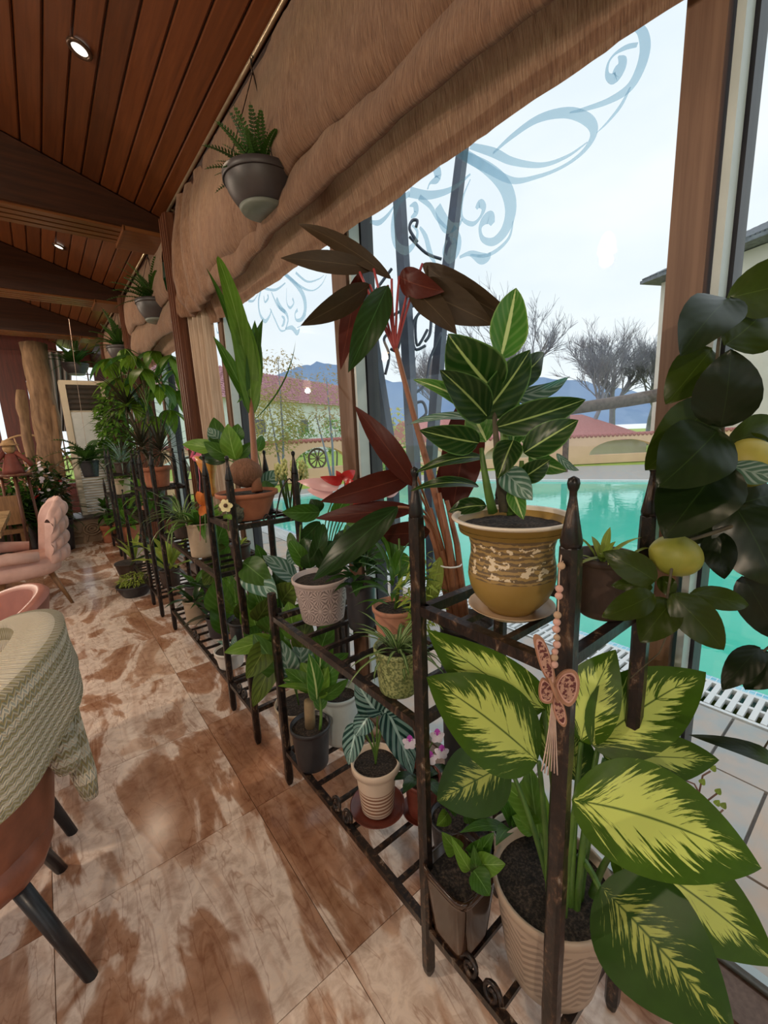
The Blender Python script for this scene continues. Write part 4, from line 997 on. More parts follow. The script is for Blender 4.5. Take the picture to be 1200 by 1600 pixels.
mb = MB(); mb.box((-.62, 6.62, .70), (.7, .05, .34)); mb.build('backrest', M_OAK, tb, False)
mb = MB(); mb.box((-.62, 6.85, .44), (.7, .45, .05)); mb.build('seat', M_OAK, tb, False)
for x in (-.92, -.32):
    for y in (6.65, 7.03): mb = MB(); mb.box((x, y, .21), (.05, .05, .42)); mb.build('leg', M_OAK, tb, False)

# ================================================================== FAR END: stone block, air conditioner, driftwood, sheer
M_STONE = simple('carved_stone', (.42, .31, .21), (.30, .21, .14), 9, .85, bmp=.6)
M_ACW = simple('ivory_plastic', (.74, .64, .50), (.68, .58, .45), 5, .45)
M_ACD = simple('dark_louvre', (.05, .04, .035), (.08, .06, .05), 8, .4)
sb = thing('stone_plinth', 'carved stone plinth with a flower relief under the air conditioner', 'plinth', (.45, 7.75, 0))
mb = MB(); mb.box((.46, 7.80, .17), (.84, .62, .34)); mb.build('block', M_STONE, sb, False)
mb = MB(); c = V((.42, 7.475, .20))
for r in (.11, .07, .035): mb.tube([c + V((r * math.cos(2 * PI * i / 24), 0, r * .8 * math.sin(2 * PI * i / 24))) for i in range(25)], .014, 6, False)
mb.build('flower_relief', M_STONE, sb)
mb = MB()
for x0, x1, z0, z1 in ((.28, .08, .16, .22), (.30, .10, .10, .06), (.54, .70, .14, .10), (.36, .33, .09, .02), (.52, .52, .06, .02)): mb.tube(curve3((x0, 7.478, z0), ((x0 + x1) / 2, 7.472, z0 + .05), (x1, 7.478, z1), 8), [.012] * 9, 6)
mb.build('leaf_relief', M_STONE, sb)
mb = MB(); mb.box((.46, 7.79, .358), (.88, .66, .036)); mb.build('top_slab', M_ACD, sb, False)
ac = thing('air_conditioner', 'tall ivory floor standing air conditioner on the stone plinth', 'air conditioner', (.6, 7.9, .376))
ax0, ax1 = .34, .90; z0, z1 = .376, 2.33; yf = 7.75; xc = (ax0 + ax1) / 2; wx = ax1 - ax0
mb = MB(); mb.box((xc, yf + .16, (z0 + z1) / 2), (wx, .28, z1 - z0)); mb.build('body', M_ACW, ac, False)
for s in (-1, 1): mb = MB(); mb.box((xc + s * (wx / 2 - .035), yf + .008, (z0 + z1) / 2), (.07, .05, z1 - z0)); mb.build('side_rail', M_ACW, ac, False)
mb = MB(); mb.box((xc, yf + .008, z1 - .03), (wx, .052, .06)); mb.build('top_rail', M_ACW, ac, False)
mb = MB(); mb.box((xc, yf + .02, z1 - .24), (wx - .14, .02, .36)); mb.build('outlet', M_ACD, ac, False)
for k in range(5): mb = MB(); mb.box((xc, yf + .0, z1 - .11 - .07 * k), (wx - .14, .03, .018), Matrix.Rotation(.5, 3, 'X')); mb.build('louvre', M_ACD, ac, False)
mb = MB(); mb.box((xc, yf + .015, z1 - .72), (wx - .16, .02, .55)); mb.build('front_panel', M_WHITEPL, ac, False)
for k in range(22): mb = MB(); mb.box((xc, yf + .005, z0 + .05 + .04 * k), (wx - .14, .03, .02)); mb.build('intake_slat', M_WHITEPL, ac, False)
M_DRIFT = simple('driftwood', (.30, .18, .10), (.16, .09, .05), 4, .8, bmp=.7, stretch=(6, 6, 1))
def trunk(label, pts, rs, seed):
    mb = MB(); o = []; r2 = []
    P = [V(p) for p in pts]
    for i in range(len(P) - 1):
        for j in range(8): o.append(P[i].lerp(P[i + 1], j / 8)); r2.append(rs[i] + (rs[i + 1] - rs[i]) * j / 8)
    o.append(P[-1]); r2.append(rs[-1])
    mb.tube(o, r2, 14); mb.v = [tuple(V(p) + V((1, 1, 0)) * noise.noise(V((p[0] * 9, p[1] * 9, p[2] * 3 + seed))) * .05) for p in mb.v]
    return tag(mb.build('driftwood_post', M_DRIFT), label, 'post', 'driftwood posts at the far end')
trunk('thick driftwood post left of the air conditioner', [(.02, 8.2, 0), (.05, 8.2, .9), (.13, 8.25, 1.7), (.14, 8.3, 2.9)], [.08, .09, .17, .15], 1)
trunk('thin reddish driftwood post at the far left', [(-.13, 7.9, 0), (-.14, 7.9, 1.2), (-.10, 7.9, 2.2)], [.05, .05, .05], 5)
trunk('slim driftwood post touching the air conditioner', [(.17, 7.95, 0), (.19, 7.95, 1.0), (.22, 7.98, 2.0)], [.05, .05, .04], 9)
M_SHEER = simple('grey_sheer', (.33, .29, .27), (.20, .17, .16), 5, .8, stretch=(18, 18, .5))
mb = MB(); mb.tube([(.1, 9.3, 2.97), (1.1, 9.3, 2.97)], .012, 8); rd = tag(mb.build('curtain_rod', M_CASE), 'dark rod holding the grey sheer curtain', 'curtain rod')
tq = thing('sheer_curtain', 'grey sheer curtain gathered beside the far window', 'curtain', (.32, 9.3, 1.2))
mb = MB(); mb.grid(lambda u, v: V((.22 + .42 * u * (1 - .55 * v ** 1.5), 9.3 + .04 * math.sin(u * 30), 2.95 - 1.3 * v)), 50, 14); mb.build('fabric', M_SHEER, tq)
# ================================================================== LEAF AND POT MATERIALS
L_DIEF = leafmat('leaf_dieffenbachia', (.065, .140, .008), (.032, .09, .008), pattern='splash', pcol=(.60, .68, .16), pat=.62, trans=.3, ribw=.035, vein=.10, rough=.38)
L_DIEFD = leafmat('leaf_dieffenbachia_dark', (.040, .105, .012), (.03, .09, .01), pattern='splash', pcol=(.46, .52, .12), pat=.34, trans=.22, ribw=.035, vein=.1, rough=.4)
L_CAM = leafmat('leaf_pale_rib', (.015, .056, .008), (.36, .48, .16), edge=(.16, .33, .09), trans=.2, ribw=.07, vein=.07, rough=.28)
L_CAML = leafmat('leaf_pale_rib_young', (.07, .22, .03), (.55, .65, .28), edge=(.3, .45, .12), trans=.3, ribw=.12, vein=.10, rough=.3)
L_REDT = leafmat('leaf_bronze_top', (.060, .034, .012), (.12, .08, .04), trans=.12, ribw=.04, vein=.05, rough=.5)
L_REDU = leafmat('leaf_maroon_under', (.115, .018, .010), (.17, .04, .02), trans=.25, ribw=.05, vein=.05, rough=.4)
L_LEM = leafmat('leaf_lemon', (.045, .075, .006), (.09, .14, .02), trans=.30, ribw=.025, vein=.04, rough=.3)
L_LEMD = leafmat('leaf_lemon_shaded', (.009, .021, .004), (.025, .05, .01), trans=.06, ribw=.025, vein=.05, rough=.3)  # darker copy of the lemon leaf; shade against the window put into colour
L_GREEN = leafmat('leaf_green', (.060, .165, .016), (.16, .32, .08), trans=.28, ribw=.05, rough=.35)
L_LIGHT = leafmat('leaf_light_green', (.15, .31, .03), (.3, .48, .12), trans=.35, ribw=.05, rough=.4)
L_LIME = leafmat('leaf_lime', (.36, .46, .07), (.45, .55, .12), trans=.35, rough=.5)
L_DARK = leafmat('leaf_dark', (.020, .055, .010), (.05, .13, .035), trans=.15, ribw=.04, rough=.28)
L_GREY = leafmat('leaf_grey_sheen', (.10, .22, .15), (.30, .42, .34), trans=.2, pattern='zebra', pcol=(.34, .46, .40), rough=.25)
L_CALA = leafmat('leaf_calathea', (.10, .16, .02), (.18, .24, .05), pattern='zebra', pcol=(.055, .085, .012), trans=.25, rough=.4, ribw=.05)
L_ALOC = leafmat('leaf_alocasia', (.012, .055, .045), (.42, .60, .55), pattern='zebra', pcol=(.18, .32, .28), trans=.12, ribw=.10, rough=.25, vein=.5)
L_SPIKE = leafmat('leaf_dragon_tree', (.045, .050, .025), (.09, .06, .05), edge=(.12, .03, .03), trans=.15, ribw=.05, rough=.4)
L_FERN = leafmat('leaf_fern', (.035, .095, .010), (.07, .18, .03), trans=.25, rough=.5)
L_SPID = leafmat('leaf_spider', (.07, .16, .03), (.45, .52, .25), pattern='band', pcol=(.40, .48, .22), pat=.25, trans=.25, rough=.4, ribw=.1)
S_GREEN = simple('stem_green', (.10, .20, .03), (.06, .13, .02), 20, .45)
S_PINK = simple('stem_pink', (.42, .06, .07), (.32, .05, .05), 20, .4)
S_BROWN = simple('stem_brown', (.22, .09, .05), (.12, .05, .03), 30, .6)
S_RUST = simple('stem_rust', (.33, .13, .06), (.22, .09, .05), 30, .5, stretch=(20, 20, 1))
S_WOOD = simple('stem_wood', (.10, .085, .05), (.06, .05, .03), 40, .8)
T_TERRA = simple('terracotta', (.42, .15, .075), (.32, .11, .055), 14, .75, bmp=.1)
T_TERRA2 = simple('terracotta_pale', (.50, .24, .15), (.42, .19, .12), 14, .75)
T_BLACK = simple('black_plastic', (.030, .030, .034), (.022, .022, .026), 20, .4)
T_BROWN = simple('brown_plastic', (.055, .032, .022), (.04, .024, .017), 20, .45)
T_RED = simple('oxblood_glaze', (.16, .035, .022), (.11, .025, .016), 20, .35)
T_GLOSS = simple('glossy_dark_brown', (.045, .018, .008), (.02, .01, .006), 9, .12, spec=.7)
T_WHITE = simple('white_ceramic', (.72, .68, .62), (.64, .60, .54), 16, .35)
T_BEIGE = simple('beige_ceramic', (.50, .38, .26), (.40, .30, .20), 10, .5)
T_SPECK = simple('speckled_green_glaze', (.30, .33, .13), (.10, .13, .04), 150, .4, lo=.45, hi=.55)
T_GREYP = simple('grey_planter', (.060, .050, .055), (.045, .038, .042), 10, .45)
def potpat(name, kind, c1, c2, z0, h, cx=0, cy=0):
    m, nt, b = _new(name); uv = N(nt, 'UVMap'); sp = N(nt, 'SeparateXYZ'); nt.links.new(uv.outputs[0], sp.inputs[0])
    tcn = N(nt, 'TexCoord'); so = N(nt, 'SeparateXYZ'); nt.links.new(tcn.outputs['Object'], so.inputs[0])
    zz = math_(nt, 'MULTIPLY', math_(nt, 'SUBTRACT', so.outputs[2], z0), 1 / h); u = sp.outputs[0]
    b.inputs['Roughness'].default_value = .5
    def inband(lo, hi): return math_(nt, 'MULTIPLY', math_(nt, 'GREATER_THAN', zz, lo), math_(nt, 'LESS_THAN', zz, hi))
    if kind == 'chevron':
        z_ = math_(nt, 'PINGPONG', math_(nt, 'MULTIPLY', u, 9.0), .5)
        s = math_(nt, 'GREATER_THAN', math_(nt, 'FRACT', math_(nt, 'ADD', math_(nt, 'MULTIPLY', zz, 12.0), math_(nt, 'MULTIPLY', z_, 3.0))), .5)
        k = math_(nt, 'MULTIPLY', s, inband(.12, .80))
    elif kind == 'stripes':
        k = math_(nt, 'MULTIPLY', math_(nt, 'GREATER_THAN', math_(nt, 'FRACT', math_(nt, 'MULTIPLY', zz, 13.0)), .5), inband(.06, .52))
    elif kind == 'fans':
        cxn = N(nt, 'CombineXYZ'); nt.links.new(math_(nt, 'MULTIPLY', u, 14.0), cxn.inputs[0]); nt.links.new(math_(nt, 'MULTIPLY', zz, 3.0), cxn.inputs[1])
        vo = N(nt, 'TexVoronoi'); vo.inputs['Randomness'].default_value = .15; vo.inputs['Scale'].default_value = 1.0; nt.links.new(cxn.outputs[0], vo.inputs['Vector'])
        dv = N(nt, 'VectorMath', operation='SUBTRACT'); nt.links.new(cxn.outputs[0], dv.inputs[0]); nt.links.new(vo.outputs['Position'], dv.inputs[1])
        ds = N(nt, 'SeparateXYZ'); nt.links.new(dv.outputs[0], ds.inputs[0])
        an = math_(nt, 'ARCTAN2', ds.outputs[0], ds.outputs[1]); k = math_(nt, 'MULTIPLY', math_(nt, 'GREATER_THAN', math_(nt, 'SINE', math_(nt, 'MULTIPLY', an, 12.0)), .1), math_(nt, 'GREATER_THAN', vo.outputs['Distance'], .14))
        k = math_(nt, 'MULTIPLY', k, inband(.05, .86))
    else:   # vase: ochre body, grooved dark band with cream blobs, cream rim
        g1 = math_(nt, 'GREATER_THAN', math_(nt, 'SINE', math_(nt, 'ADD', math_(nt, 'MULTIPLY', zz, 120.0), math_(nt, 'MULTIPLY', noise_t(nt, coords(nt, 'Object', (1, 1, 3)), 50, 3), 9.0))), -.05)
        k = math_(nt, 'MULTIPLY', g1, inband(.40, .84))
    c = mixc(nt, k, c1, c2)
    if kind == 'vase':
        c = mixc(nt, math_(nt, 'MULTIPLY', inband(.40, .84), .25), c, (.46, .32, .17))
        bl = math_(nt, 'GREATER_THAN', noise_t(nt, coords(nt, 'Object', (1, 1, 1.5)), 48, 3), .575)
        c = mixc(nt, math_(nt, 'MULTIPLY', bl, inband(.44, .80)), c, (.72, .60, .42))
        c = mixc(nt, math_(nt, 'GREATER_THAN', zz, .955), c, (.74, .66, .55))
        b.inputs['Roughness'].default_value = .42
    nt.links.new(c, b.inputs['Base Color']); bump(nt, b, k, -.4, .004); return m
SH_T, SH_M, SH_B = 1.0655, .7655, .1755      # tops of the shelves

# ================================================================== BEIGE VASE WITH PALE-RIBBED PLANT
VP = V((.722, .500, SH_T + .006)); hv = .198
saucer('cream saucer under the beige vase', (VP.x, VP.y, SH_T), .088, .016, simple('cream_saucer', (.70, .52, .34), (.62, .45, .29), 10, .45))
t = thing('potted_dumb_cane', 'bushy pale-ribbed plant in a beige ridged vase on the near rack', 'potted plant', VP)
pot(t, VP, .120, .05, hv, potpat('vase_glaze', 'vase', (.31, .195, .048), (.040, .022, .010), VP.z, hv), n=56, wall=.009, soil=.90,
    pos_prof=[(.001, 0), (.40, 0), (.42, .03), (.50, .07), (.62, .16), (.70, .27), (.735, .38), (.72, .50), (.69, .60), (.69, .70), (.73, .80), (.82, .89), (.93, .955), (1.0, .975), (1.015, .988), (1.0, 1.0)])
dv = depth(VP + V((0, 0, .2)))
top = VP + V((0, 0, .19))
for k, (sx, sy, ex, ey, dd) in enumerate(((788, 800, 772, 640, 0), (800, 805, 790, 660, .02), (770, 800, 752, 700, -.03), (812, 800, 815, 720, -.01), (795, 800, 782, 560, .03))):
    stem(t, curve3(W(sx, sy, dv), W(sx * .3 + ex * .7, (sy + ey) / 2, dv + dd), W(ex, ey, dv + dd)), [.011 - .0008 * i for i in range(9)], S_GREEN if k else S_WOOD)
CL = [ # base, depth offset, tip, depth offset, width, bend, roll, material
 (782, 560, .02, 806, 450, .04, 62, .03, 20, 'L'), (772, 612, .0, 700, 522, -.06, 92, .06, -12, 'C'), (752, 652, .0, 829, 546, -.02, 66, .05, 25, 'C'),
 (762, 652, -.01, 688, 578, -.08, 62, .07, 15, 'C'), (756, 650, .02, 646, 593, .0, 34, .10, 35, 'L'), (748, 692, -.02, 655, 672, -.09, 48, .06, -10, 'C'),
 (752, 655, .04, 636, 664, .06, 22, .08, 55, 'G'), (756, 715, .0, 650, 738, -.04, 26, .10, 40, 'C'), (748, 760, .02, 640, 768, .0, 24, .12, 45, 'C'),
 (774, 668, .0, 915, 624, -.03, 52, .07, 10, 'C'), (796, 618, .04, 890, 588, .08, 34, .10, 45, 'G'), (818, 708, -.02, 904, 656, -.05, 50, .05, -8, 'C'),
 (826, 712, .0, 886, 736, -.03, 34, .10, 20, 'L'), (815, 748, -.02, 860, 718, -.05, 36, .05, 10, 'C'), (802, 688, -.02, 778, 748, -.07, 44, .06, 10, 'C'),
 (786, 735, -.02, 832, 782, -.06, 44, .08, -10, 'G'), (800, 762, -.03, 818, 812, -.05, 28, .05, 0, 'L'), (798, 600, .05, 850, 552, .1, 44, .06, 30, 'C'),
 (760, 790, .05, 700, 800, .09, 30, .1, 30, 'C'), (780, 600, .06, 745, 545, .1, 40, .05, 10, 'C'), (815, 690, .04, 850, 660, .1, 36, .05, 30, 'L'),
 (760, 690, .05, 735, 640, .1, 44, .05, 10, 'L'), (800, 700, .03, 805, 620, .06, 34, .04, 25, 'L'), (870, 708, .03, 905, 735, .05, 14, .15, 30, 'G')]
for (bx, by, b0, tx, ty, t0, wd, be, ro, mt) in CL:
    leafpx(t, {'L': L_CAML, 'C': L_CAM, 'G': L_GREY}[mt], bx, by, dv + b0, tx, ty, dv + t0, wd, be, ro, 'ovate', .22, 0, .03)
# ================================================================== BROWN POT WITH SMALL DRAGON TREE
P = V((.842, .366, SH_T)); t = thing('potted_dracaena', 'small striped dracaena in a brown plastic pot behind the beige vase', 'potted plant', P)
pot(t, P, .062, .046, .125, T_BROWN, soil=.85)
rosette(t, P + V((-.015, 0, .112)), 9, L_LIME, .075, .016, 'lance', (25, 75), .02, .3, .7, 3)
rosette(t, P + V((0.0, -.03, .112)), 6, L_LIME, .10, .012, 'strap', (20, 60), .02, .3, 1.2, 5)
# ================================================================== BIG DIEFFENBACHIA
DP = V((.775, .412, SH_B)); t = thing('potted_dieffenbachia', 'large yellow-splashed dieffenbachia in a chevron patterned pot on the bottom shelf', 'potted plant', DP)
pot(t, DP, .136, .102, .245, potpat('chevron_pot', 'chevron', (.42, .32, .24), (.27, .20, .15), DP.z, .245), n=48, wall=.006, soil=.90, rimh=.022)
d0 = depth(DP + V((0, 0, .5)))
DS = [ (860, 1420, 0, 842, 1190, -.02), (880, 1415, .02, 850, 1110, .05), (868, 1425, .0, 795, 1195, .05), (890, 1415, -.02, 908, 1160, .02), (900, 1420, -.02, 935, 1165, .0), (905, 1410, .02, 945, 1185, .06), (880, 1430, -.04, 900, 1252, -.10), (925, 1400, .0, 965, 1325, -.02), (905, 1340, .02, 940, 1395, -.08), (860, 1410, .03, 845, 1300, .06)]
for a in DS: stem(t, curve3(W(a[0], a[1], d0 + a[2]), W(a[0] * .6 + a[3] * .4, (a[1] + a[4]) / 2 - 20, d0 + (a[2] + a[5]) / 2), W(a[3], a[4], d0 + a[5])), [.0085 - .0004 * i for i in range(9)], S_GREEN)
DLV = [(840, 1190, -.02, 666, 1058, .03, 128, .05, 12, 'A', .02), (852, 1108, .06, 668, 984, .09, 100, .06, -30, 'A', .0), (794, 1192, .06, 683, 1252, .10, 96, .06, 0, 'B', .0),
 (908, 1158, .03, 962, 1015, .04, 98, .05, -28, 'A', -.02), (925, 1165, .0, 1103, 1050, -.03, 116, .05, -8, 'A', -.02), (942, 1180, .06, 1124, 1188, .03, 76, .06, 20, 'A', -.03),
 (893, 1250, -.12, 1190, 1356, -.22, 156, .05, -5, 'A', -.05), (955, 1318, -.02, 1215, 1510, -.16, 138, .05, 10, 'A', -.06), (938, 1385, -.10, 1150, 1625, -.30, 172, .05, 4, 'B', -.03),
 (850, 1280, .06, 782, 1222, .10, 44, .06, 10, 'L', .0), (843, 1310, .06, 828, 1196, .08, 52, .05, -15, 'L', .0), (862, 1200, .08, 868, 1070, .12, 56, .05, 20, 'A', .0), (900, 1220, .05, 895, 1130, .10, 60, .05, 10, 'B', 0), (835, 1300, .08, 800, 1275, .1, 30, .1, 20, 'L', 0)]
for (bx, by, b0, tx, ty, t0, wd, be, ro, mt, sb_) in DLV:
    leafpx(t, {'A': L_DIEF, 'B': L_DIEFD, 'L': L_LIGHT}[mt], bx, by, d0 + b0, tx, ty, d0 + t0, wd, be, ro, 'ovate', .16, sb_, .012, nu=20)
# ================================================================== SMALL POTS UNDER THE TALL SHELF
P = V((.655, .59, SH_B)); t = thing('potted_pothos', 'sparse pothos in a glossy dark square planter on the bottom shelf', 'potted plant', P)
pot(t, P, .074, .054, .205, T_GLOSS, sq=5, n=40, soil=.86, rim=.002)
for k, (bx, by, tx, ty, wd, b0) in enumerate(((735, 1360, 705, 1308, 22, 0), (740, 1345, 772, 1300, 30, .04), (745, 1350, 790, 1350, 34, 0), (740, 1360, 765, 1400, 36, -.02), (730, 1350, 720, 1325, 18, .02), (740, 1335, 750, 1310, 30, .03), (715, 1330, 690, 1300, 30, .06), (745, 1362, 740, 1320, 20, .0))):
    leafpx(t, L_GREEN if k % 2 else L_LIGHT, bx, by, depth(P) - .10 + b0, tx, ty, depth(P) - .12 + b0, wd, .1, 10 * (k % 3 - 1), 'heart')
stem(t, curve3(W(738, 1390, 1.0), W(735, 1370, 1.0), W(740, 1340, 1.0)), .003, S_GREEN)
P = V((.80, .76, SH_B)); t = thing('potted_pothos', 'pothos seedling in a small black nursery pot behind the square planter', 'potted plant', P)
pot(t, P, .062, .048, .115, T_BLACK, soil=.9)
for k, (bx, by, tx, ty, wd) in enumerate(((715, 1265, 690, 1245, 26), (730, 1262, 765, 1250, 34), (725, 1270, 752, 1282, 26), (700, 1270, 682, 1290, 24), (715, 1262, 720, 1235, 22))): leafpx(t, L_LIGHT if k % 2 else L_GREEN, bx, by, 1.26, tx, ty, 1.24, wd, .1, 20 - 15 * k, 'heart')
P = V((.862, .576, SH_B)); t = thing('potted_lily', 'young green plant in a white rimmed pot behind the chevron pot', 'potted plant', P)
pot(t, P, .060, .046, .17, T_WHITE, soil=.9); rosette(t, P + V((0, 0, .17)), 9, L_GREEN, .17, .045, 'lance', (35, 80), .04, .2, .8, 9)

# ================================================================== TALL RED CANE (dark pot behind the rack)
P = V((1.0, .86, .0)); t = thing('potted_stromanthe', 'tall bronze and maroon leaved cane plant in a dark planter by the glass', 'potted plant', P)
pot(t, P, .092, .075, .83, T_BLACK, soil=.97, n=28)
dc = 1.34
cane = [W(722, 965, 1.36), W(700, 850, 1.36), W(672, 740, 1.35), W(648, 655, 1.34), W(628, 580, 1.33), W(619, 545, 1.33)]
stem(t, cane, [.014, .013, .011, .009, .008, .007], S_RUST, 'cane', 8)
for k, (x0, x1) in enumerate(((712, 694), (728, 706), (716, 680), (706, 672))): stem(t, [W(x0, 968, 1.36), W(x1 + 8, 850, 1.34 + .01 * k), W(x1 - 8, 770 + 12 * k, 1.34)], [.012, .010, .007], S_RUST, 'cane', 7)
mb = MB(); mb.tube([W(704 + 17 * math.cos(a * PI / 6), 882 - 5 * math.sin(a * PI / 6), 1.345 + .02 * math.sin(a * PI / 6)) for a in range(13)], .003, 5, False); mb.build('tie', M_WHITEPL, t)
RL = [(612, 436, 0, 466, 350, .05, 30, .10, 20, 0), (584, 420, 0, 438, 403, -.02, 36, .05, 15, 1), (578, 445, -.02, 470, 509, -.1, 42, .06, -15, 1), (606, 446, -.05, 544, 582, -.14, 52, .05, 0, 2), (562, 425, .06, 532, 578, .05, 34, .02, 10, 3),
 (624, 432, -.02, 694, 456, -.10, 46, .16, 10, 3), (660, 412, .0, 822, 512, -.06, 46, .12, 10, 0), (640, 446, -.03, 772, 508, -.08, 62, .08, -5, 1), (640, 448, -.04, 714, 522, -.1, 46, .06, -20, 0),
 (648, 760, -.12, 554, 634, -.16, 42, .06, 10, 3), (650, 740, -.08, 500, 784, -.16, 46, .05, -10, 3), (650, 795, -.06, 492, 810, -.10, 36, .05, 10, 3), (622, 792, -.2, 488, 908, -.26, 50, .06, 10, 2), (705, 805, .06, 742, 585, .10, 70, .03, 10, 3), (690, 780, .1, 720, 690, .12, 50, .03, 20, 3), (672, 830, -.04, 590, 835, -.02, 44, .05, -20, 3), (688, 870, .0, 668, 960, .0, 26, .05, 0, 4)]
for k, (bx, by, b0, tx, ty, t0, wd, be, ro, mk) in enumerate(RL):
    m2 = {0: (L_REDT, L_REDU), 1: (L_REDT, L_REDU), 2: (L_DARK, L_REDU), 3: (L_REDU, L_REDU), 4: (L_LIME, L_LIME)}[mk]
    leafpx(t, list(m2), bx, by, dc + b0, tx, ty, dc + t0, wd * .92, be, ro, 'lance', .12, 0, .015, thick=.0015, nu=14)
for (x, y) in ((612, 436), (584, 420), (578, 445), (606, 446), (562, 425), (624, 432), (660, 412), (640, 446), (640, 448)):
    stem(t, curve3(W(618, 550, dc - .01), W(600 + (x - 600) * .5 + 6, (y + 540) / 2, dc - .02), W(x, y, dc - .02)), .0042, S_PINK, 'petiole', 5)
for (x, y) in ((648, 760), (650, 740), (650, 795), (622, 792)): stem(t, curve3(W(690, 860, dc), W(670, 790, dc - .05), W(x, y, dc - .12)), .004, S_RUST, 'petiole', 5)

# ================================================================== LEMON TREE
P = V((.97, -.12, 0)); t = thing('lemon_tree', 'lemon tree with broad dark leaves and fruit at the right edge', 'tree', P)
pot(t, P, .17, .13, .34, T_TERRA, soil=.9)
dl = .74
def brn(pts, r0, r1):
    q = [W(*p) if len(p) == 3 and p[0] > 5 else V(p) for p in pts]; n = len(q); stem(t, q, [r0 + (r1 - r0) * i / (n - 1) for i in range(n)], S_WOOD, 'branch', 7)
brn([(P.x, P.y, .3), (.98, -.10, .8), W(1240, 860, .76), (1180, 812, .75), (1155, 798, .75)], .013, .006)
brn([(1160, 800, .75), (1136, 785, .75), (1134, 720, .75), (1128, 665, .75), (1118, 600, .76), (1122, 540, .77), (1132, 470, .78)], .0045, .0025)
brn([(1190, 815, .74), (1150, 820, .73), (1110, 834, .72), (1075, 845, .71), (1050, 885, .70), (1042, 935, .70)], .004, .0018)
brn([W(1230, 900, .76), (1215, 1000, .75), (1190, 1020, .74)], .003, .002); brn([(1215, 1000, .75), (1225, 1120, .76), (1190, 1175, .76)], .002, .0015)
brn([(1045, 985, .78), (1030, 1020, .8), (985, 1060, .82)], .0015, .001)
LL = [(1137, 466, .04, 1262, 438, .02, 84, .08, 0, 'a'), (1140, 466, .02, 1062, 556, -.04, 82, .08, 10, 'b'), (1132, 540, .04, 1200, 478, .06, 92, .05, 10, 'a'), (1112, 545, .05, 1040, 632, .05, 66, .06, 0, 'a'), (1126, 668, -.02, 1142, 545, -.06, 90, .05, -10, 'b'),
 (1112, 628, .03, 1008, 735, .02, 80, .06, -10, 'a'), (1122, 672, -.03, 1028, 762, -.06, 108, .05, 0, 'b'), (1128, 725, -.02, 1038, 842, -.05, 112, .05, 10, 'b'), (1138, 726, -.01, 1225, 745, -.04, 38, .1, 15, 'g'), (1148, 790, -.01, 1212, 918, -.04, 104, .05, 0, 'b'),
 (1118, 830, .0, 1132, 905, -.02, 46, .06, 10, 'b'), (1025, 908, -.02, 942, 862, .0, 48, .06, 0, 'a'), (1022, 928, -.02, 940, 965, -.03, 44, .06, 5, 'a'), (1052, 938, -.02, 1000, 1004, -.04, 58, .06, 0, 'a'), (1048, 928, -.03, 1130, 1016, -.06, 58, .06, 0, 'a'),
 (1078, 926, .0, 1170, 946, .0, 36, .08, 0, 'a'), (1020, 918, .0, 955, 915, .03, 26, .06, 20, 'a'), (1188, 1012, .0, 1128, 1078, -.02, 42, .06, 0, 'b'), (1205, 1020, .0, 1165, 1078, -.02, 56, .06, 0, 'b'), (1215, 1195, .02, 1076, 1148, .0, 24, .14, 10, 'b'),
 (1138, 690, .04, 1210, 660, .05, 60, .08, 20, 'a'), (1150, 680, .05, 1200, 700, .06, 34, .15, 10, 'a'), (1110, 640, .07, 1150, 560, .08, 70, .05, 10, 'a'), (1140, 790, .06, 1215, 770, .06, 80, .05, 0, 'b'), (1100, 760, .05, 1040, 690, .06, 80, .05, 0, 'b'), (1035, 900, .0, 1050, 935, -.02, 26, .1, 0, 'a'), (1160, 900, .03, 1215, 1000, .03, 60, .06, 0, 'b'), (1110, 838, .02, 1150, 875, .02, 40, .1, 0, 'b'), (1105, 735, .03, 1130, 845, .04, 66, .05, 0, 'b'), (1085, 800, .02, 1090, 850, .03, 60, .05, 0, 'b')]
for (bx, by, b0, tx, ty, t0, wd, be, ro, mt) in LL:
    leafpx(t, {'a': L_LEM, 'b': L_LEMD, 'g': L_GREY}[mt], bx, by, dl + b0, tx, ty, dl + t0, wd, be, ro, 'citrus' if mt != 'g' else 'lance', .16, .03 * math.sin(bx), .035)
M_LEMON = simple('lemon_rind', (.40, .34, .05), (.22, .235, .03), 8, .5, bmp=.3, detail=6)
for (x, y, r, dd, lb) in ((1056, 868, .037, .72, 'yellow-green lemon'), (1162, 722, .05, .80, 'pale yellow lemon')):
    mb = MB(); c = W(x, y, dd); ax = (RIGHT * .9 + UP * -.25).normalized()
    mb.ball((0, 0, 0), (r * .94, r * .94, r * 1.12), 24, 16, fn=lambda d: .55 * max(0, abs(d.z) - .9) ** 1.3 * 3 + .012 * noise.noise(d * 6))
    q = V((0, 0, 1)).rotation_difference(ax); mb.v = [tuple(q @ V(p) + c) for p in mb.v]; mb.build('lemon', M_LEMON, t)['label'] = lb

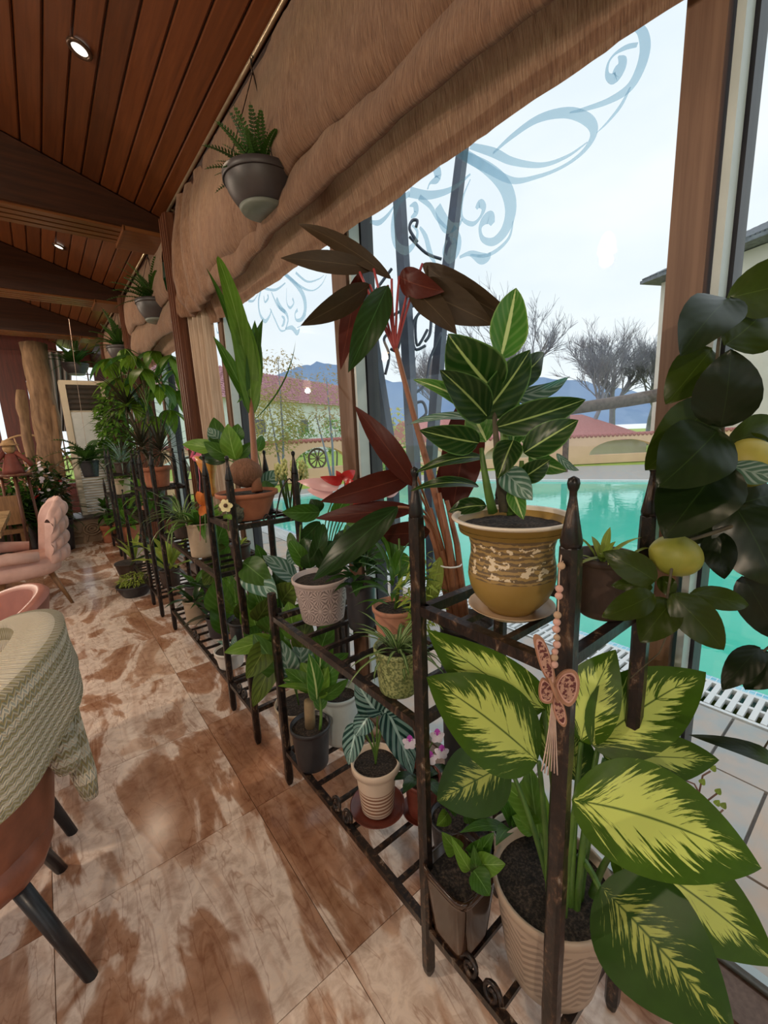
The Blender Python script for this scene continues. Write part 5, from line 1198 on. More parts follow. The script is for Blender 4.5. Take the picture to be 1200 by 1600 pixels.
# ================================================================== HANGING BUTTERFLY ORNAMENT
M_BEADP = simple('pink_wood_bead', (.62, .36, .30), (.55, .32, .26), 30, .6); M_BEADN = simple('natural_wood_bead', (.50, .34, .22), (.42, .28, .18), 30, .6)
M_PLY = simple('cut_plywood', (.42, .21, .13), (.34, .17, .10), 18, .6); M_BURG = simple('burgundy_fretwork', (.45, .25, .18), (.10, .015, .015), 170, .6, lo=.47, hi=.53); M_CORD = simple('cotton_cord', (.62, .46, .38), (.5, .36, .3), 60, .9)
ob = thing('butterfly_ornament', 'wooden butterfly charm on a beaded string hanging from the rack finial', 'ornament', W(866, 1065, .64))
do = .650
stem(ob, [W(897, 832, do + .02), W(880, 850, do), W(874, 890, do - .01), W(872, 960, do - .01), W(866, 1035, do - .01)], .0012, M_CORD, 'string', 5)
stem(ob, [W(897, 832, do + .02), W(884, 862, do), W(875, 892, do - .01)], .0012, M_CORD, 'string', 5)
for k, (x, y) in enumerate(((877, 884), (874, 920), (873, 931), (871, 961), (870, 972), (869, 983), (870, 996), (870, 1007), (867, 1018), (866, 1027), (866, 1038))):
    mb = MB(); mb.ball(W(x, y, do - .012), .0058 if k not in (6, 8) else .005, 12, 8); mb.build('bead', (M_BEADP, M_BEADN)[(k * 7) % 3 == 0], ob)
def wing(pts, dd, mat, nm, th=.004):
    k = 8; out = []; n = len(pts)
    for i in range(n):
        g = lambda j: V((pts[j % n][0], pts[j % n][1], 0))
        for j in range(k):
            t_ = j / k; a, b_, c, e = g(i - 1), g(i), g(i + 1), g(i + 2)
            out.append((b_ * 2 + (c - a) * t_ + (a * 2 - b_ * 5 + c * 4 - e) * t_ * t_ + (b_ * 3 - a - c * 3 + e) * t_ ** 3) * .5)
    mb = MB(); mb.prism([W(p.x, p.y, dd) for p in out], FWD * th); mb.build(nm, mat, ob, False)
wings = [[(866, 1075), (848, 1050), (835, 1005), (838, 992), (850, 1000), (862, 1030), (868, 1060)], [(866, 1070), (880, 1050), (898, 1048), (906, 1065), (902, 1090), (890, 1104), (876, 1095)], [(866, 1075), (850, 1060), (843, 1075), (846, 1096), (862, 1098)], [(866, 1085), (880, 1100), (886, 1125), (882, 1136), (872, 1128), (864, 1105)]]
for wgn in wings:
    cx_ = sum(p[0] for p in wgn) / len(wgn); cy_ = sum(p[1] for p in wgn) / len(wgn)
    wing(wgn, .640, M_PLY, 'wing'); wing([(cx_ + (x - cx_) * .78, cy_ + (y - cy_) * .82) for x, y in wgn], .6375, M_BEADP, 'wing_border', .003); wing([(cx_ + (x - cx_) * .66, cy_ + (y - cy_) * .72) for x, y in wgn], .6355, M_BURG, 'wing_fretwork', .003)
mb = MB(); mb.tube([W(858, 1060, .632), W(866, 1080, .632), W(872, 1098, .632)], [.002, .003, .002], 8); mb.build('body', M_PLY, ob)
for k in range(6): stem(ob, curve3(W(862 + k, 1100, .642), W(858 + 2 * k, 1150, .645), W(846 + 5 * k, 1205 + 3 * (k % 3), .65)), .0011, M_CORD, 'tassel_thread', 4)
# ================================================================== NEAR RACK, LOW SECTION
P = V((.735, 1.33, SH_M)); t = thing('potted_orchid', 'thick-leaved orchid in a fan patterned pink-grey pot on the middle shelf', 'potted plant', P)
pot(t, P, .106, .078, .165, potpat('fan_pot', 'fans', (.52, .42, .39), (.22, .17, .16), P.z, .165), n=44, soil=.9)
do_ = depth(P) - .03
for k, (bx, by, tx, ty, wd, ro) in enumerate(((478, 885, 452, 845, 26, 10), (485, 888, 475, 840, 34, 0), (500, 890, 520, 845, 36, 10), (478, 885, 452, 832, 22, -30), (505, 880, 545, 842, 26, -20), (490, 880, 505, 818, 26, 10), (515, 880, 575, 850, 24, 20), (500, 890, 540, 880, 24, 30))):
    leafpx(t, L_DARK if k % 3 else L_GREEN, bx, by, do_, tx, ty, do_ - .05 + .03 * (k % 4), wd, .1, ro, 'round')
stem(t, curve3(W(472, 890, do_), W(466, 850, do_), W(470, 820, do_)), .003, S_GREEN)
P = V((.655, .80, SH_M)); t = thing('potted_spider_plant', 'spider plant in a speckled olive glazed pot at the shelf edge', 'potted plant', P)
pot(t, P, .064, .052, .125, T_SPECK, soil=.9, curve=.15); tuft(t, P + V((0, 0, .11)), 46, L_SPID, .15, .009, seed=4, el=(5, 80), droop=1.8)
P = V((.80, .98, SH_M)); t = thing('potted_grass_lily', 'fine yellow-green leafy plant in a peach terracotta pot behind the spider plant', 'potted plant', P)
pot(t, P, .074, .056, .14, T_TERRA2, soil=.9); stem(t, [P + V((0, 0, .12)), P + V((.01, -.02, .25)), P + V((0, -.03, .36))], [.007, .005, .003], S_GREEN)
bush(t, P + V((.02, -.10, .20)), (.06, .07, .13), 220, L_LIME, .035, .007, 'lance', 6); rosette(t, P + V((0, 0, .13)), 26, L_GREEN, .15, .022, 'lance', (15, 85), .03, .2, .9, 7, .02, .16)
P = V((.80, 1.17, SH_M)); t = thing('potted_peperomia', 'glossy dark small-leaved plant in a tall black pot on the middle shelf', 'potted plant', P)
pot(t, P, .055, .048, .17, T_BLACK, soil=.9); rosette(t, P + V((0, 0, .15)), 34, L_DARK, .10, .038, 'ovate', (5, 80), .04, .2, .8, 8, .03, .12)
P = V((.650, 1.345, SH_B)); t = thing('potted_dumb_cane_cutting', 'dumb cane cutting with thick stub in a black pot at the shelf end', 'potted plant', P)
pot(t, P, .078, .060, .175, T_BLACK, soil=.92, n=40)
stem(t, [P + V((0, 0, .15)), P + V((.005, 0, .27))], [.021, .020], simple('stub', (.30, .22, .12), (.22, .15, .08), 20, .7), 'stub', 10)
dk_ = depth(P + V((0, 0, .3)))
for k, (bx, by, tx, ty, wd, ro) in enumerate(((495, 1095, 482, 1020, 30, 20), (498, 1090, 513, 1040, 30, -20), (490, 1080, 445, 1045, 26, 10), (490, 1075, 442, 1062, 22, 30), (492, 1080, 434, 1072, 14, 40), (500, 1075, 530, 1030, 38, -10), (500, 1110, 502, 1065, 22, 0), (495, 1075, 470, 1035, 26, 0), (500, 1090, 545, 1060, 24, 30), (495, 1070, 500, 1012, 30, 30))):
    leafpx(t, (L_CAML, L_LIGHT, L_GREEN)[k % 3], bx, by, dk_, tx, ty, dk_ - .06 + .04 * (k % 4), wd, .08, ro)
stem(t, curve3(W(500, 1140, dk_), W(505, 1100, dk_), W(495, 1070, dk_)), .006, S_GREEN)
M_CLEAR = simple('milky_plastic', (.55, .60, .58), (.46, .51, .49), 6, .25)
P = V((.812, 1.39, SH_B)); t = thing('potted_calathea', 'striped calathea in a milky plastic pot behind the black one', 'potted plant', P)
pot(t, P, .086, .066, .22, M_CLEAR, soil=.85, n=40); dk_ = depth(P + V((0, 0, .35)))
for k, (bx, by, tx, ty, wd, mt) in enumerate(((455, 1060, 440, 1000, 40, L_GREY), (470, 1050, 470, 1000, 44, L_GREY), (480, 1060, 520, 1000, 36, L_LIGHT), (450, 1060, 395, 990, 44, L_GREEN), (440, 1040, 430, 980, 40, L_GREEN), (470, 1060, 420, 1030, 36, L_CALA), (500, 1060, 545, 1020, 36, L_GREEN), (470, 1020, 480, 960, 36, L_CALA), (460, 1000, 450, 940, 40, L_LIGHT), (500, 1020, 520, 965, 36, L_GREEN))):
    leafpx(t, mt, bx, by, dk_, tx, ty, dk_ - .05 + .05 * (k % 3), wd, .08, 12 * (k % 3 - 1))
    stem(t, curve3(P + V((0, 0, .19)), P + V((-.01, 0, .3)), W(bx, by, dk_)), .003, S_GREEN, 'petiole', 5)
P = V((.716, 1.015, SH_B + .008)); saucer('dark red saucer under the banded cream pot', (P.x, P.y, SH_B), .095, .018, T_RED)
t = thing('potted_alocasia', 'silver-veined alocasia in a banded cream pot on the bottom shelf', 'potted plant', P)
pot(t, P, .082, .055, .185, potpat('banded_pot', 'stripes', (.66, .52, .40), (.26, .12, .07), P.z, .185), n=44, soil=.9, rim=.012, rimh=.026); da = depth(P + V((0, 0, .28)))
for k, (bx, by, tx, ty, wd) in enumerate(((590, 1115, 555, 1060, 44), (575, 1120, 555, 1150, 34), (600, 1110, 572, 1075, 50), (605, 1110, 645, 1210, 50), (600, 1120, 612, 1070, 40), (560, 1130, 545, 1195, 36))):
    leafpx(t, L_ALOC, bx, by, da, tx, ty, da - .04 + .03 * (k % 3), wd, .08, 15 * (k % 3 - 1), 'heart')
    stem(t, curve3(P + V((0, 0, .16)), P + V((0, -.01, .24)), W(bx, by, da)), .0035, S_GREEN, 'petiole', 6)
P = V((.825, .905, SH_B + .006)); saucer('dark red saucer under the oxblood orchid pot', (P.x, P.y, SH_B), .072, .014, T_RED)
t = thing('potted_orchid', 'white and purple moth orchid in an oxblood pot beside the banded pot', 'potted plant', P)
pot(t, P, .064, .05, .135, T_RED, soil=.88)
M_ORW = simple('orchid_white', (.80, .74, .80), (.70, .62, .72), 20, .5); M_ORP = simple('orchid_purple', (.55, .06, .50), (.45, .04, .42), 20, .5)
rosette(t, P + V((0, 0, .12)), 5, L_DARK, .15, .05, 'round', (10, 50), .05, .2, .8, 3)
for k, (x, y) in enumerate(((690, 1175), (683, 1150), (640, 1160), (672, 1185))):
    stem(t, curve3(P + V((0, 0, .12)), P + V((0, -.02, .25)), W(x, y, 1.33)), .002, S_GREEN)
    for a in range(5):
        an = a * 2 * PI / 5 + .3; c = W(x, y, 1.32); leaf = MB(); leaf_into(leaf, c, c + (RIGHT * math.cos(an) + UP * math.sin(an)) * .024, .020, -FWD, 'round', .1, .1, nu=5, nv=2); leaf.build('petal', M_ORP if a == 1 else M_ORW, t)

# flowers and planters between the first two racks, by the glass
P = V((1.0, 1.72, 0)); t = thing('potted_anthurium', 'red and pink anthurium in a tall dark planter between the racks', 'potted plant', P)
pot(t, P, .09, .07, .80, T_BROWN, soil=.97); M_SPR = simple('spathe_red', (.55, .03, .03), (.42, .02, .02), 14, .25); M_SPK = simple('spathe_pink', (.78, .46, .46), (.70, .40, .40), 14, .3)
for k, (bx, by, tx, ty, wd, mt) in enumerate(((535, 752, 500, 745, 16, M_SPR), (535, 750, 555, 735, 18, M_SPR), (530, 758, 510, 765, 14, M_SPR), (540, 755, 562, 760, 14, M_SPR), (530, 760, 465, 752, 20, M_SPK), (520, 775, 480, 765, 20, M_SPK), (565, 790, 540, 805, 22, M_SPR), (560, 785, 590, 795, 20, M_SPK), (600, 770, 625, 760, 20, M_SPK), (535, 748, 525, 735, 12, M_SPR))):
    leafpx(t, mt, bx, by, 1.72, tx, ty, 1.70 + .04 * (k % 3), wd, .12, 15 * (k % 3 - 1), 'heart', name='spathe')
for k in range(6): stem(t, curve3(P + V((0, 0, .77)), P + V((.02 * (k - 3), 0, 1.0)), W(528 + 8 * k, 765, 1.72)), .003, S_GREEN, 'petiole', 5)
for k, (bx, by, tx, ty, wd, mt) in enumerate(((500, 800, 440, 800, 30, L_GREEN), (500, 800, 485, 780, 26, L_DARK), (520, 810, 545, 770, 26, L_GREEN), (500, 815, 470, 845, 26, L_DARK), (540, 820, 590, 850, 40, L_GREEN), (530, 830, 560, 880, 44, L_DARK), (550, 850, 600, 880, 40, L_GREEN), (480, 850, 450, 880, 34, L_GREY), (600, 850, 640, 820, 40, L_DARK), (610, 870, 640, 900, 40, L_GREEN))): leafpx(t, mt, bx, by, 1.74, tx, ty, 1.68 + .04 * (k % 4), wd, .08, 14 * (k % 3 - 1))
P = V((.75, 1.65, 0)); t = thing('potted_maranta', 'silvery broad-leaved plant in a brown floor pot between the first two racks', 'potted plant', P)
pot(t, P, .11, .085, .24, T_BEIGE, soil=.9); dm = depth(P + V((0, 0, .7)))
for k, (bx, by, tx, ty, wd, mt, z_) in enumerate(((382, 895, 434, 935, 44, L_GREY, 0), (380, 878, 425, 915, 44, L_GREEN, .02), (462, 905, 410, 868, 30, L_GREY, .08), (440, 940, 465, 910, 44, L_CALA, .05), (440, 950, 430, 890, 40, L_DARK, .1), (430, 1000, 350, 1020, 30, L_LIGHT, -.1), (420, 1000, 385, 1060, 40, L_CALA, -.15), (435, 1010, 395, 1105, 36, L_CALA, -.12), (400, 970, 425, 930, 34, L_CALA, .05), (420, 990, 430, 960, 44, L_GREEN, .05), (400, 980, 385, 930, 40, L_LIGHT, .1), (405, 1000, 380, 985, 36, L_GREEN, .1), (420, 960, 400, 900, 46, L_GREEN, .1), (450, 980, 480, 940, 40, L_LIGHT, .1), (410, 880, 400, 850, 20, L_GREEN, .1))):
    leafpx(t, mt, bx, by, dm + z_, tx, ty, dm + z_ - .06, wd, .10, 14 * (k % 3 - 1)); stem(t, curve3(P + V((0, 0, .22)), P + V((-.02, 0, .45)), W(bx, by, dm + z_)), .003, S_GREEN, 'petiole', 5)

# ================================================================== SECOND RACK
P = V((.725, 1.955, SH_T)); t = thing('sprouting_coconut', 'sprouting coconut palm in a wide terracotta bowl on the second rack', 'potted plant', P)
pot(t, P, .142, .082, .128, T_TERRA, soil=.9, n=44, rimh=.02, rim=.006); dn = depth(P + V((0, 0, .2)))
M_HUSK = simple('coconut_husk', (.22, .10, .055), (.13, .06, .03), 30, .85, bmp=.5, stretch=(6, 6, 1))
mb = MB(); mb.ball(W(384, 739, dn), (.075, .075, .068), 20, 14, fn=lambda d: .05 * noise.noise(d * 3)); mb.build('coconut', M_HUSK, t)
stem(t, [W(402, 768, dn - .02), W(399, 735, dn), W(396, 690, dn), W(393, 650, dn), W(391, 620, dn)], [.026, .018, .014, .013, .012], S_RUST, 'shoot', 10)
for (bx, by, tx, ty, wd, dd, kd, sb_) in ((392, 640, 340, 400, 32, -.05, 'strap', .03), (394, 640, 322, 418, 14, 0, 'lance', .04), (393, 640, 398, 500, 26, .02, 'lance', 0), (395, 640, 411, 498, 20, .05, 'lance', -.06), (391, 640, 333, 525, 20, -.02, 'lance', .02), (393, 650, 370, 470, 36, -.02, 'lance', .02), (393, 650, 385, 560, 30, .0, 'lance', 0), (391, 610, 370, 630, 5, .0, 'lance', 0), (393, 660, 462, 532, 2.5, .05, 'lance', .08)):
    leafpx(t, L_LIGHT if wd > 30 else L_GREEN, bx, by, dn, tx, ty, dn + dd, wd, .04, 12, kd, .3, sb_, .0, nu=16)
P = V((.865, 2.085, SH_T)); t = thing('potted_philodendron', 'bright broad-leaved philodendron behind the coconut bowl', 'potted plant', P)
pot(t, P, .044, .038, .10, T_BLACK, soil=.9); dp = depth(P + V((0, 0, .25)))
for k, (bx, by, tx, ty, wd, mt) in enumerate(((368, 718, 356, 662, 34, L_LIGHT), (345, 700, 334, 652, 28, L_GREEN), (350, 705, 285, 694, 24, L_LIGHT), (360, 715, 318, 690, 26, L_GREEN), (372, 716, 395, 690, 18, L_GREEN), (402, 705, 410, 680, 16, L_GREEN), (345, 690, 325, 668, 24, L_GREY), (355, 718, 310, 715, 20, L_DARK), (408, 760, 435, 735, 28, L_GREY), (410, 765, 430, 760, 24, L_GREEN), (368, 690, 372, 662, 24, L_GREEN))):
    leafpx(t, mt, bx, by, dp, tx, ty, dp - .05 + .04 * (k % 3), wd, .1, 14 * (k % 3 - 1), 'ovate'); stem(t, curve3(P + V((0, 0, .09)), P + V((0, 0, .2)), W(bx, by, dp)), .0035, S_GREEN, 'petiole', 5)
# little decorations on the second rack
M_FLAM = simple('flamingo_pink', (.72, .16, .26), (.62, .12, .22), 14, .4)
t = thing('flamingo_ornament', 'pink flamingo ornament on thin legs among the leaves', 'ornament', (.63, 2.30, .77)); c = W(308, 716, 2.25)
mb = MB(); mb.ball(c, (.024, .03, .020), 14, 10); mb.build('body', M_FLAM, t)
mb = MB(); mb.tube([c + V((0, .02, .005)), W(299, 714, 2.25), W(302, 705, 2.25), W(297, 699, 2.25), W(292, 703, 2.25)], [.012, .008, .007, .011, .004], 8); mb.build('neck', M_FLAM, t)
mb = MB(); leaf_into(mb, c, W(315, 702, 2.26), .03, -FWD, 'ovate', .1, .1); mb.build('wing', M_FLAM, t)
stem(t, [c, W(312, 745, 2.25), W(313, 845, 2.25)], .002, M_FLAM, 'leg', 5)
M_TUL = simple('orange_ceramic', (.62, .30, .06), (.55, .20, .04), 25, .35)
P = V((.66, 2.20, .0)); P = PX(331, 775, .665); t = thing('tulip_vase', 'orange tulip shaped ceramic vase beside the flamingo', 'vase', P)
mb = MB(); mb.lathe([(.001, 0), (.028, 0), (.030, .02), (.022, .06), (.03, .11), (.048, .17), (.052, .21), (.044, .21), (.02, .10), (.001, .06)], P, 20, jit=lambda a, z: .18 * math.sin(a * 3) * max(0, z - .1) / .1); mb.build('vase_body', M_TUL, t)
stem(t, [P, V((P.x, P.y, SH_M))], .004, S_GREEN, 'stake', 6)
M_HEDGE = simple('mossy_cement', (.20, .19, .13), (.06, .06, .045), 60, .9, bmp=.9, lo=.45, hi=.6)
P = V((.645, 1.905, SH_T)); t = thing('hedgehog_figurine', 'mossy cement hedgehog figurine before the terracotta bowl', 'figurine', P)
mb = MB(); mb.ball(P + V((0, 0, .052)), (.042, .048, .055), 24, 16, fn=lambda d: .14 * noise.noise(d * 9) + .10 * max(0, d.z)); mb.build('body', M_HEDGE, t)
mb = MB(); mb.tube([P + V((-.01, -.02, .09)), P + V((-.018, -.03, .115)), P + V((-.02, -.035, .128))], [.016, .009, .003], 8); mb.build('snout', M_HEDGE, t)
M_PETY = simple('petal_cream', (.82, .74, .42), (.78, .68, .34), 20, .5); M_EYE = simple('flower_eye', (.12, .05, .02), (.08, .03, .01), 30, .6)
t = thing('daisy_pick', 'cream daisy shaped garden pick beside the rack post', 'ornament', W(354, 820, 1.82)); c = W(353, 790, 1.80)
for a in range(6):
    an = a * PI / 3; mb = MB(); leaf_into(mb, c, c + (RIGHT * math.cos(an) + UP * math.sin(an)) * .030, .026, -FWD, 'round', .08, .1, nu=5, nv=2); mb.build('petal', M_PETY, t)
mb = MB(); mb.ball(c - FWD * .005, .009, 10, 8); mb.build('flower_eye', M_EYE, t)
stem(t, [c, W(356, 806, 1.81), W(357, 830, 1.82)], .002, S_GREEN)
leafpx(t, L_LIGHT, 356, 804, 1.80, 362, 812, 1.80, 8, .1, 0); leafpx(t, L_LIGHT, 355, 804, 1.80, 349, 810, 1.80, 7, .1, 0)
M_ORB = simple('orange_felt', (.72, .22, .03), (.62, .16, .03), 20, .6)
t = thing('butterfly_pick', 'orange butterfly garden pick behind the second rack post', 'ornament', W(319, 830, 2.12))
for (bx, by, tx, ty, wd) in ((320, 790, 308, 768, 14), (320, 790, 322, 768, 14), (320, 790, 313, 806, 12), (320, 790, 324, 803, 10)): leafpx(t, M_ORB, bx, by, 2.12, tx, ty, 2.10, wd, .1, 0, 'round', name='wing')
stem(t, [W(320, 788, 2.12), W(321, 830, 2.13), W(322, 848, 2.14)], .002, S_GREEN)
t = thing('hyacinth_bunch', 'bunch of pale yellow hyacinth buds on green stems by the glass', 'flowers', PZ(455, 795, SH_T)); M_HYA = simple('hyacinth_cream', (.72, .72, .34), (.58, .62, .22), 30, .6)
rn = random.Random(4)
for k in range(9):
    a = k * .7; b0 = PZ(455, 795, SH_T) + V((.02 * math.cos(a), .02 * math.sin(a), 0)); tp = W(455 + 22 * math.cos(a), 742 - 12 * rn.random(), 2.06 + .05 * math.sin(a)); stem(t, [b0, tp], .005, S_GREEN)
    mb = MB()
    for j in range(16):
        an = j * 2.4; mb.ball(tp + V((.011 * math.cos(an), .011 * math.sin(an), -.03 + .0045 * j)), (.007, .007, .009), 6, 5)
    mb.build('blossom', M_HYA, t)
t2 = thing('wire_plant_stand', 'thin scrolled black wire stand beside the terracotta bowl', 'stand', PZ(430, 822, SH_T))
scroll_px([(447, 752), (440, 765), (435, 785), (430, 808), (420, 820), (412, 812), (416, 804), (422, 808)], 1.98, .004, t2, M_IRON, 'wire'); scroll_px([(447, 752), (452, 748), (456, 752)], 1.98, .004, t2, M_IRON, 'wire')
def simple_pot(name, label, P, rt, rb, h, mat, fol=None, **kw):
    t = thing(name, label, 'potted plant', P); pot(t, P, rt, rb, h, mat, **kw)
    return t
P = V((.80, 2.35, SH_M)); t = simple_pot('potted_succulent', 'small rosette succulent in a brown pot on the second rack', P, .06, .05, .09, T_BROWN); rosette(t, P + V((0, 0, .08)), 14, L_LIME, .05, .02, 'obov', (10, 80), .03, .2, .4, 3)
P = V((.66, 2.58, SH_M)); t = simple_pot('potted_caladium', 'leafy plant in a beige cylinder pot on the second rack', P, .078, .068, .20, T_BEIGE); dq = depth(P + V((0, 0, .3)))
rosette(t, P + V((0, 0, .18)), 18, L_GREEN, .19, .045, 'lance', (5, 75), .04, .2, .9, 5, .02); rosette(t, P + V((0, 0, .18)), 6, L_CALA, .24, .10, 'ovate', (5, 50), .04, .2, .9, 15, .02)
P = V((.80, 2.85, SH_M)); t = simple_pot('potted_ivy', 'light green trailing plant in a beige jar at the back of the second rack', P, .065, .055, .17, T_TERRA2); rosette(t, P + V((0, 0, .15)), 26, L_LIGHT, .13, .05, 'heart', (-50, 70), .04, .2, .7, 6, .03)
P = V((.70, 3.18, SH_M)); t = simple_pot('potted_spider_plant', 'arching striped spider plant on the second rack before the spiky dragon trees', P, .075, .06, .13, T_BROWN); tuft(t, P + V((0, 0, .11)), 70, L_SPID, .34, .014, seed=14, el=(5, 80), droop=1.9)
P = V((.66, 2.30, SH_B)); t = simple_pot('potted_seedling', 'bare soil with a seedling in a white pot on the lower second rack', P, .085, .065, .10, T_WHITE); rosette(t, P + V((.02, 0, .085)), 5, L_GREY, .11, .045, 'ovate', (20, 70), .04, .2, .6, 2)
P = V((.80, 2.42, SH_B)); t = simple_pot('potted_calathea', 'tall calathea with upright striped leaves in a dark pot on the lower second rack', P, .10, .08, .2, T_BLACK); dm = depth(P + V((0, 0, .45)))
for k, (bx, by, tx, ty, wd, mt) in enumerate(((345, 870, 318, 915, 40, L_CALA), (360, 850, 340, 900, 46, L_CALA), (350, 950, 345, 880, 40, L_LIGHT), (345, 960, 342, 900, 44, L_GREEN), (370, 960, 365, 905, 40, L_LIGHT), (355, 990, 335, 930, 40, L_GREEN), (385, 970, 390, 930, 40, L_CALA), (350, 900, 362, 850, 40, L_GREEN), (330, 850, 300, 800, 36, L_DARK), (340, 850, 350, 820, 36, L_GREEN))):
    leafpx(t, mt, bx, by, dm + .1, tx, ty, dm + .05 * (k % 3), wd, .08, 14 * (k % 3 - 1)); stem(t, curve3(P + V((0, 0, .18)), P + V((0, 0, .35)), W(bx, by, dm + .1)), .003, S_GREEN, 'petiole', 5)
for k, (x, y, rt, h, mt, lb, lm) in enumerate(((.73, 2.72, .075, .14, T_GREYP, 'dark grey pot with withered leaves on the lower second rack', L_SPIKE), (.812, 2.95, .08, .2, T_BROWN, 'tall dark pot with drooping leaves on the lower second rack', L_DARK), (.67, 3.05, .07, .17, T_BEIGE, 'grey-beige pot with sparse leaves on the lower second rack', L_DARK), (.75, 3.28, .08, .2, T_GREYP, 'grey pot with broad leaves at the end of the second rack', L_GREEN))):
    P = V((x, y, SH_B)); t = simple_pot('potted_foliage', lb, P, rt, rt * .8, h, mt); rosette(t, P + V((0, 0, h * .9)), 10, lm, .19, .05, 'ovate', (-10, 70), .05, .2, .9, 20 + k, .02)

L_UMB = leafmat('leaf_umbrella', (.17, .33, .025), (.3, .45, .1), trans=.45, ribw=.05, rough=.35)
# ================================================================== THIRD RACK AND BEYOND
P = V((.715, 3.92, SH_T)); t = thing('potted_dragon_tree', 'two-headed spiky dragon tree in a terracotta pot on the third rack', 'potted plant', P)
pot(t, P, .118, .085, .165, T_TERRA, soil=.92, rimh=.035, rim=.01, n=36)
def spiky(t, base, head, n, L, seed):
    stem(t, curve3(base, (base + head) / 2 + V((.03, 0, 0)), head), [.014] * 9, S_WOOD); rosette(t, head, n, L_SPIKE, L, .018, 'spike', (-30, 88), .0, .3, .55, seed, .012, .06, size=(.75, 1.15))
spiky(t, P + V((.02, -.02, .15)), P + V((.06, .02, .26)), 64, .33, 1); spiky(t, P + V((-.02, .03, .15)), P + V((-.06, .12, .30)), 60, .32, 2)
P = V((.80, 4.35, SH_M)); t = thing('potted_dragon_tree', 'taller spiky dragon tree rising left of the umbrella tree', 'potted plant', P); pot(t, P, .10, .08, .16, T_BROWN, soil=.92)
spiky(t, P + V((0, 0, .15)), V((.66, 4.5, 1.74)), 70, .40, 3)
P = V((.78, 4.0, SH_T)); P = V((.79, 4.62, SH_M)); t = thing('umbrella_tree', 'umbrella tree with drooping whorls of broad leaflets above the third rack', 'potted plant', P)
pot(t, P, .11, .09, .2, T_BROWN, soil=.92); hub = V((.78, 4.25, 1.95))
stem(t, curve3(P + V((0, 0, .18)), V((.80, 4.4, 1.4)), hub), [.014] * 9, S_WOOD, 'trunk', 7)
leafl = leafmesh(L_UMB, .29, .105, 'ovate', .04, .15, .5, 7, 2, 'leaf'); leafd = leafmesh(L_GREEN, .30, .11, 'ovate', .04, .15, .5, 7, 2, 'leaf')
rn = random.Random(12)
for k, (x, y, dd) in enumerate(((170, 560, 4.0), (205, 555, 3.9), (240, 548, 4.1), (268, 555, 3.8), (185, 590, 3.8), (222, 575, 3.7), (285, 575, 4.0), (250, 600, 3.8), (215, 620, 3.9), (280, 610, 4.1), (240, 650, 3.9), (265, 640, 4.2), (195, 545, 4.3), (300, 560, 4.2))):
    c = W(x, y, dd); stem(t, curve3(hub + V((0, 0, -.25 + .02 * k)), (hub + c) / 2 + V((0, 0, .12)), c), .004, S_GREEN, 'petiole', 5)
    for j in range(7): link('leaf', leafl if (k + j) % 3 else leafd, t, place(c, j * 2 * PI / 7 + rn.uniform(-.2, .2) + k, rn.uniform(-1.0, -.25), rn.uniform(.75, 1.05)))
FAR = [('grey-green spiky yucca on the farthest rack', V((.74, 6.0, SH_T)), L_GREY, .34, .018, 44, 'spike', .09, .13, T_BROWN, (0, 85)),
 ('broad green leaved plant on the third rack middle shelf', V((.70, 4.20, SH_M)), L_GREEN, .24, .08, 20, 'ovate', .08, .14, T_BROWN, (-20, 70)),
 ('light leafy plant at the end of the third rack', V((.74, 4.80, SH_M)), L_LIGHT, .24, .07, 26, 'ovate', .08, .14, T_TERRA2, (-20, 80)),
 ('yellow-green tall leaved plant on the third rack bottom shelf', V((.72, 4.0, SH_B)), L_LIME, .34, .08, 14, 'lance', .09, .16, T_BROWN, (30, 85)),
 ('dark leaved plant in the middle of the third rack bottom shelf', V((.74, 4.5, SH_B)), L_DARK, .26, .08, 18, 'ovate', .09, .18, T_GREYP, (-10, 80)),
 ('striped leaf plant in an olive pot on the farthest rack', V((.75, 6.5, SH_M)), L_CALA, .26, .08, 20, 'ovate', .12, .2, T_BEIGE, (0, 80)),
 ('bright leafy plant on the farthest rack bottom shelf', V((.75, 6.3, SH_B)), L_LIGHT, .3, .09, 22, 'ovate', .12, .2, T_TERRA, (0, 80)),
 ('low dark plant at the end of the farthest rack', V((.75, 6.75, SH_B)), L_GREEN, .3, .08, 24, 'ovate', .12, .2, T_BROWN, (0, 80)),
 ('feathery light plant on the third rack top by the glass', V((.80, 4.0, SH_T)), L_LIGHT, .22, .05, 0, 'lance', .0, .0, None, (0, 80))]
for k, (lb, P, mt, L, w_, n, kd, rt, h, pm, el) in enumerate(FAR):
    if not n: continue
    t = thing('potted_foliage', lb, 'potted plant', P); pot(t, P, rt, rt * .8, h, pm, soil=.9, n=24); rosette(t, P + V((0, 0, h * .88)), n, mt, L, w_, kd, el, .03, .2, .8, 40 + k, .03, .08)
